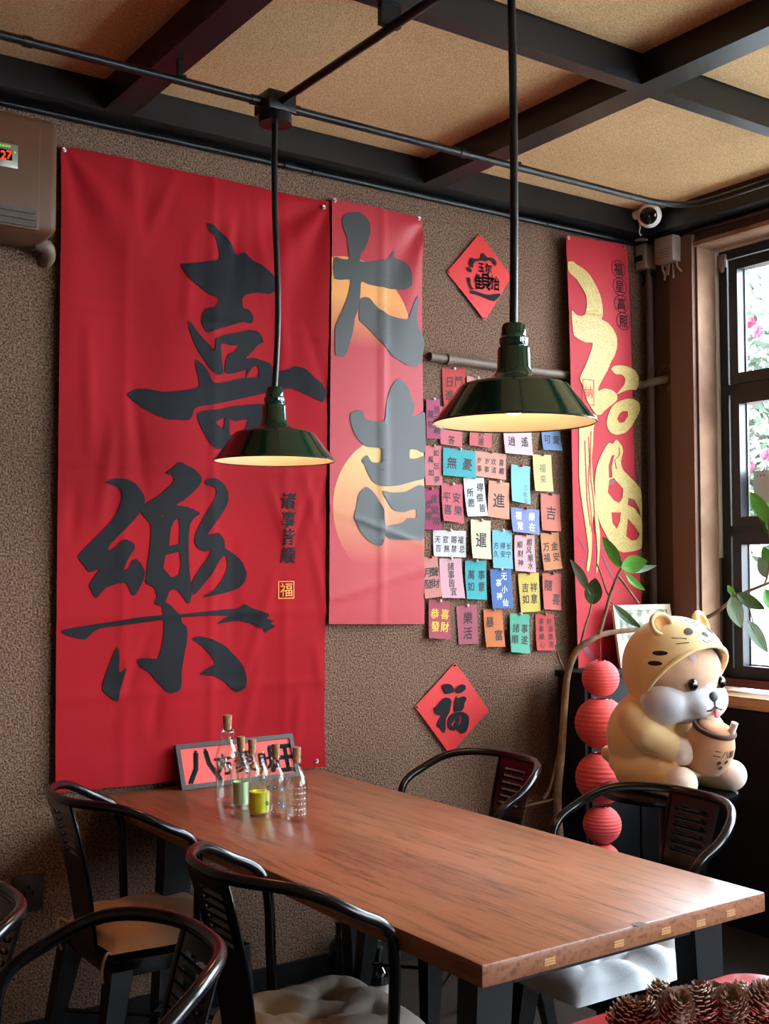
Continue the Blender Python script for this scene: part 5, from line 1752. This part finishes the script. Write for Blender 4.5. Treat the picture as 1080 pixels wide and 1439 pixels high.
stem('branch', [(1034, 838), (1030, 832), (1026, 828)], 0.003, 0.002, PD - .08)
stem('branch', [(1036, 838), (1050, 852), (1056, 868), (1058, 878)], 0.003, 0.002, PD - .08)
stem('branch', [(1074, 820), (1078, 808), (1082, 780), (1080, 740), (1079, 728)], 0.004, 0.003, PD - .12)


def leaf(x0, y0, x1, y1, wpx, m, d0=0.0, d1=0.0, tilt=0.0, fold=0.25, bend=0.12):
    a, b = at(x0, y0, PD + d0), at(x1, y1, PD + d1)
    ax = b - a
    L = ax.length
    view = ((a + b) / 2 - CAM).normalized()
    sd_ = ax.cross(view).normalized()
    nm = sd_.cross(ax).normalized()
    c, s = math.cos(tilt), math.sin(tilt)
    sd_, nm = sd_ * c + nm * s, nm * c - sd_ * s
    w_ = wpx * PD / F_PX / 2
    mb = MB()
    n, mcols = 12, 6
    vs = []
    for side in (0, 1):
        for i in range(n + 1):
            t = i / n
            hw = w_ * (math.sin(PI * min(1, t ** 0.85)) ** 0.75 if 0 < t < 1 else 0) + (0.0008 if t in (0, 1) else 0)
            for j in range(mcols + 1):
                u = -1 + 2 * j / mcols
                p = a + ax * t + sd_ * (u * hw) + nm * (-abs(u) * hw * fold + bend * L * math.sin(PI * t) + 0.03 * hw * math.sin(9 * t + u * 2))
                vs.append(p + nm * (-0.0008 * side))
    N = (n + 1) * (mcols + 1)
    fs = []
    for i in range(n):
        for j in range(mcols):
            k = i * (mcols + 1) + j
            fs.append((k, k + 1, k + mcols + 2, k + mcols + 1))
            fs.append((k + N, k + N + mcols + 1, k + N + mcols + 2, k + N + 1))
    mb.add(vs, fs)
    lf = obj('leaf', mb, m, pt, world=True, ang=80)
    vn = MB().tube([a + ax * t + nm * (bend * L * math.sin(PI * t) + 0.001) for t in [k / 10 for k in range(-1, 11)]], 0.0016, 6)
    obj('midrib', vn, m, lf, world=False) if False else None
    st_ = MB().tube([a - ax * 0.12, a, a + ax * 0.5 + nm * (bend * L + 0.0008), b], [0.0018, 0.0018, 0.0012, 0.0005], 6)
    obj('leaf_stalk', MB().add([Vector(v) - root_loc(pt) for v in st_.v], st_.f), m, lf)
    return lf


B_, D_, P_ = M['leaf_bright'], M['leaf_dark'], M['leaf_pale']
leaf(871, 797, 846, 754, 17, B_, tilt=0.3)
leaf(873, 797, 909, 788, 25, B_, tilt=-0.1)
leaf(876, 800, 922, 795, 12, P_, 0.02, 0.05, tilt=0.5)
leaf(879, 806, 906, 830, 11, B_, -0.02, -0.05, tilt=0.5)
leaf(826, 830, 801, 786, 14, P_, tilt=0.4)
leaf(831, 850, 836, 812, 25, D_, tilt=0.1)
leaf(862, 850, 901, 883, 13, D_, -0.03, -0.06, tilt=0.4)
leaf(782, 915, 788, 903, 12, P_, tilt=0.2)
leaf(874, 800, 868, 786, 10, P_, 0.03, 0.05)
RW = -0.1
leaf(1079, 735, 1054, 691, 20, B_, RW, RW - .05, tilt=0.3)
leaf(1084, 752, 1068, 712, 20, D_, RW, RW, tilt=0.4)
leaf(1027, 838, 1041, 882, 22, P_, RW, RW, tilt=0.2)
leaf(1035, 834, 1074, 856, 18, D_, RW, RW - .04, tilt=0.3)
leaf(1030, 836, 1022, 822, 9, B_, RW, RW, tilt=0.2)
leaf(1052, 873, 1078, 917, 19, P_, RW, RW, tilt=0.2)
leaf(1077, 812, 1066, 782, 17, P_, RW, RW, tilt=0.3)
leaf(1084, 800, 1072, 768, 18, B_, RW, RW, tilt=0.3)
leaf(1074, 828, 1092, 862, 18, B_, RW, RW, tilt=0.3)
leaf(1085, 700, 1078, 745, 14, B_, RW, RW, tilt=0.3)

# ------------------------------------------------------------------ red table with pine cones
cn = on_z(1038, 1371, TZ)
rtx1, rty1 = cn.x + 0.05, on_z(990, 1378, TZ).y
rt = thing('red_table', 'red lacquered table with rounded corner, at the bottom right', 'table', (rtx1 - 0.4, rty1 - 0.4, 0))


def rounded(x0, y0, x1, y1, r, n=10):
    out = []
    for cx, cy, a in ((x1 - r, y1 - r, 0), (x0 + r, y1 - r, 90), (x0 + r, y0 + r, 180), (x1 - r, y0 + r, 270)):
        for k in range(n + 1):
            t = math.radians(a + 90 * k / n)
            out.append((cx + r * math.cos(t), cy + r * math.sin(t)))
    return out


rp = rounded(rtx1 - 0.8, rty1 - 0.8, rtx1, rty1, 0.07)
cxr, cyr = rtx1 - 0.4, rty1 - 0.4
n = len(rp)
vs, fs = [], []
for sc_, z in ((0.985, TZ - 0.03), (1.0, TZ - 0.024), (1.0, TZ - 0.006), (0.996, TZ - 0.001), (0.985, TZ)):
    vs += [(cxr + (x - cxr) * sc_, cyr + (y - cyr) * sc_, z) for x, y in rp]
for i in range(4):
    for k in range(n):
        fs.append((i * n + k, i * n + (k + 1) % n, (i + 1) * n + (k + 1) % n, (i + 1) * n + k))
fs += [tuple(range(n - 1, -1, -1)), tuple(4 * n + k for k in range(n))]
obj('tabletop', MB().add(vs, fs), M['red_lacquer'], rt, world=True)
obj('table_post', MB().lathe([(0.04, 0.02), (0.04, TZ - 0.03)], 24), M['tableleg'], rt)
obj('table_foot', MB().lathe([(0.25, 0.0), (0.25, 0.015), (0.04, 0.035)], 36), M['tableleg'], rt)


cone0 = None
rr = random.Random(21)


def pinecone(label):
    o = thing('pine_cone', label, 'pine cone')
    core = MB().lathe([(0.0, -0.030), (0.012, -0.027), (0.019, -0.012), (0.019, 0.006), (0.012, 0.022), (0.0, 0.032)], 14)
    obj('cone_core', core, M['cone'], o)
    sc = MB()
    N = 118
    for i in range(N):
        t = i / (N - 1)
        z = -0.028 + 0.064 * t
        a = i * 2.39996 + rr.uniform(-0.12, 0.12)
        R = (0.005 + 0.0265 * math.sin(PI * min(1, 0.16 + 0.80 * t ** 0.85)) ** 0.8) * rr.uniform(0.86, 1.14)
        lift = 0.002 + 0.009 * t + rr.uniform(-0.002, 0.003)
        w_ = 0.0060 * rr.uniform(0.8, 1.2) * (0.6 + 0.6 * math.sin(PI * (0.1 + 0.85 * t)))
        d = Vector((math.cos(a), math.sin(a), 0))
        s_ = Vector((-math.sin(a), math.cos(a), 0))
        p0 = d * (R * 0.42) + Vector((0, 0, z))
        p1 = d * R + Vector((0, 0, z + lift))
        up = Vector((0, 0, 0.0022))
        q = [p0 - s_ * w_ * .4, p0 + s_ * w_ * .4, p1 + s_ * w_, p1 + d * 0.003 + up, p1 - s_ * w_]
        qb = [v + up * 1.2 for v in q]
        sc.add(q + qb, [(4, 3, 2, 1, 0), (5, 6, 7, 8, 9)], 0)
        sc.add(q + qb, [(2, 3, 8, 7), (3, 4, 9, 8)], 1)
        sc.add(q + qb, [(0, 1, 6, 5), (1, 2, 7, 6), (4, 0, 5, 9)], 0)
    so_ = obj('cone_scales', sc, [M['cone'], M['cone_tip']], o, False)
    so_['kind'] = 'stuff'
    return o


ORD = ['leftmost', 'second from the left', 'third from the left', 'fourth from the left', 'fifth from the left', 'last on the right']
PC = [(0, 874 + 40 * k, 1436, 'pine cone in the front row of the red table, ' + ORD[k]) for k in range(6)]
PC += [(0, 924 + 39 * k, 1412, 'pine cone in the back row of the red table, ' + (ORD[k] if k < 4 else ORD[5])) for k in range(5)]
PC += [(1, 950, 1418, 'pine cone lying on top of the heap, leftmost'), (1, 988, 1412, 'pine cone lying on top of the heap, second from the left'), (1, 1026, 1412, 'pine cone lying on top of the heap, second from the right'), (1, 1062, 1408, 'pine cone lying on top of the heap, rightmost')]
for i, (lay, px, py, lab) in enumerate(PC):
    c = pinecone(lab) if cone0 is None else copy_tree(cone0)
    cone0 = cone0 or c
    s = rr.uniform(0.72, 0.84)
    c.scale = (s, s, s)
    p = on_z(px + rr.uniform(-3, 3), py, TZ + 0.0275 + 0.034 * lay)
    c.location = p
    c.rotation_euler = (rr.uniform(-0.2, 1.2), rr.uniform(-0.6, 0.8), rr.uniform(-0.8, 0.8))
    c['label'] = lab
    c['group'] = 'pine cones on the red table'

# ------------------------------------------------------------------ bottles standing on the floor under the table
for (px, py, d, lab, lb) in ((531, 1330, 3.75, 'dark wine bottle with pale label under the table, right of the others', True), (477, 1345, 4.0, 'dark wine bottle under the table, left of the labelled one', False), (491, 1342, 4.1, 'dark wine bottle under the table, in the middle of three', False)):
    p = at(px, py, d)
    o = thing('wine_bottle', lab, 'bottle', (p.x, p.y, 0), group='wine bottles under the table')
    k = p.z / 0.30 if p.z > 0.2 else 0.8
    obj('bottle_glass', MB().lathe([(0.0, 0.0), (0.036, 0.0), (0.038, 0.006), (0.038, 0.185 * k), (0.034, 0.205 * k), (0.018, 0.228 * k), (0.0145, 0.245 * k), (0.0145, 0.285 * k), (0.017, 0.287 * k), (0.017, 0.297 * k), (0.0, 0.30 * k)], 28), M['wine'], o)
    if lb:
        obj('paper_label', MB().lathe([(0.0385, 0.06 * k), (0.0385, 0.155 * k)], 28, close=False), M['label_paper'], o)

# ------------------------------------------------------------------ outdoors, seen through the window
rb = random.Random(5)
bush = thing('flowering_bush', 'pink flowering climber outside the window', 'bush', (5.0, 3.95, -0.1))
obj('bush_stem', MB().tube([(0, 0.05, 0), (0.05, 0.05, 0.8), (-0.03, 0.0, 1.7), (0.04, -0.02, 2.4)], 0.022, 8, smooth=4), M['trunk'], bush)
fo_ = MB()
for k in range(4200):
    c = Vector((rb.gauss(0, .26), rb.gauss(0, .34), 2.62 + rb.gauss(0, .34)))
    if rb.random() < 0.35:
        c = Vector((rb.gauss(0, .2), rb.gauss(0, .3), 1.95 + rb.gauss(0, .16)))
    a = Vector((rb.uniform(-1, 1), rb.uniform(-1, 1), rb.uniform(-1, 1))).normalized()
    b = a.orthogonal().normalized()
    L = rb.uniform(.028, .05)
    fo_.add([c - a * L, c + b * L * .45 + a * L * .1, c + a * L, c - b * L * .45 + a * L * .1], [(0, 1, 2, 3)])
fb = obj('bush_leaves', fo_, M['bush'], bush, False)
fb['kind'] = 'stuff'
for k in range(46):
    c = Vector((-0.25 + rb.gauss(0, .10), -0.12 + rb.gauss(0, .26), 2.55 + rb.gauss(0, .36)))
    f = MB()
    for j in range(7):
        a = j * 2 * PI / 7 + rb.uniform(-.2, .2)
        f.ell(tuple(c + Vector((-0.006 - rb.uniform(0, .01), 0.019 * math.cos(a), 0.019 * math.sin(a)))), (0.010, 0.017, 0.017), 8, 5)
    f.ell(tuple(c + Vector((-0.018, 0, 0))), (0.012, 0.012, 0.012), 8, 5)
    obj('blossom', f, M['blossom'], bush)
M['outdoor_white'] = mat('white_outdoor_render', (222, 228, 226), 0.9)
M['outdoor_grey'] = mat('grey_pebbledash', (150, 150, 154), 0.95, bump=(60, 0.8, 0.01), vary=(60, (110, 110, 116), 0.2))
struct('outdoor_parapet', MB().box((5.9, 1.5, -0.1), (6.1, 7.5, 1.10)), M['outdoor_white'])
struct('outdoor_wall_grey', MB().box((6.1, 1.5, -0.1), (6.4, 7.5, 1.75)), M['outdoor_grey'])
nt_ = on_y(1070, 690, 0.0) if False else None
nx = 4.12
d = ray(1058, 662)
n0 = CAM + d * (nx / d.x)
d = ray(1100, 722)
n1 = CAM + d * (nx / d.x)
no = thing('paper_notice', 'white paper notice with dots hung outside the middle window pane', 'notice', (nx, (n0.y + n1.y) / 2, n1.z))
obj('paper', MB().box((nx, n1.y, n1.z), (nx + 0.002, n0.y, n0.z)), M['white_paint'], no, False, world=True)
dt = MB()
for k in range(3):
    dt.ell((nx - 0.001, n0.y - 0.02 - 0.017 * k, n0.z - 0.022), (0.002, 0.004, 0.004), 8, 5)
obj('printed_dot', dt, M['stitch'], no, world=True)

for o in (_txo,):
    bpy.data.objects.remove(o)
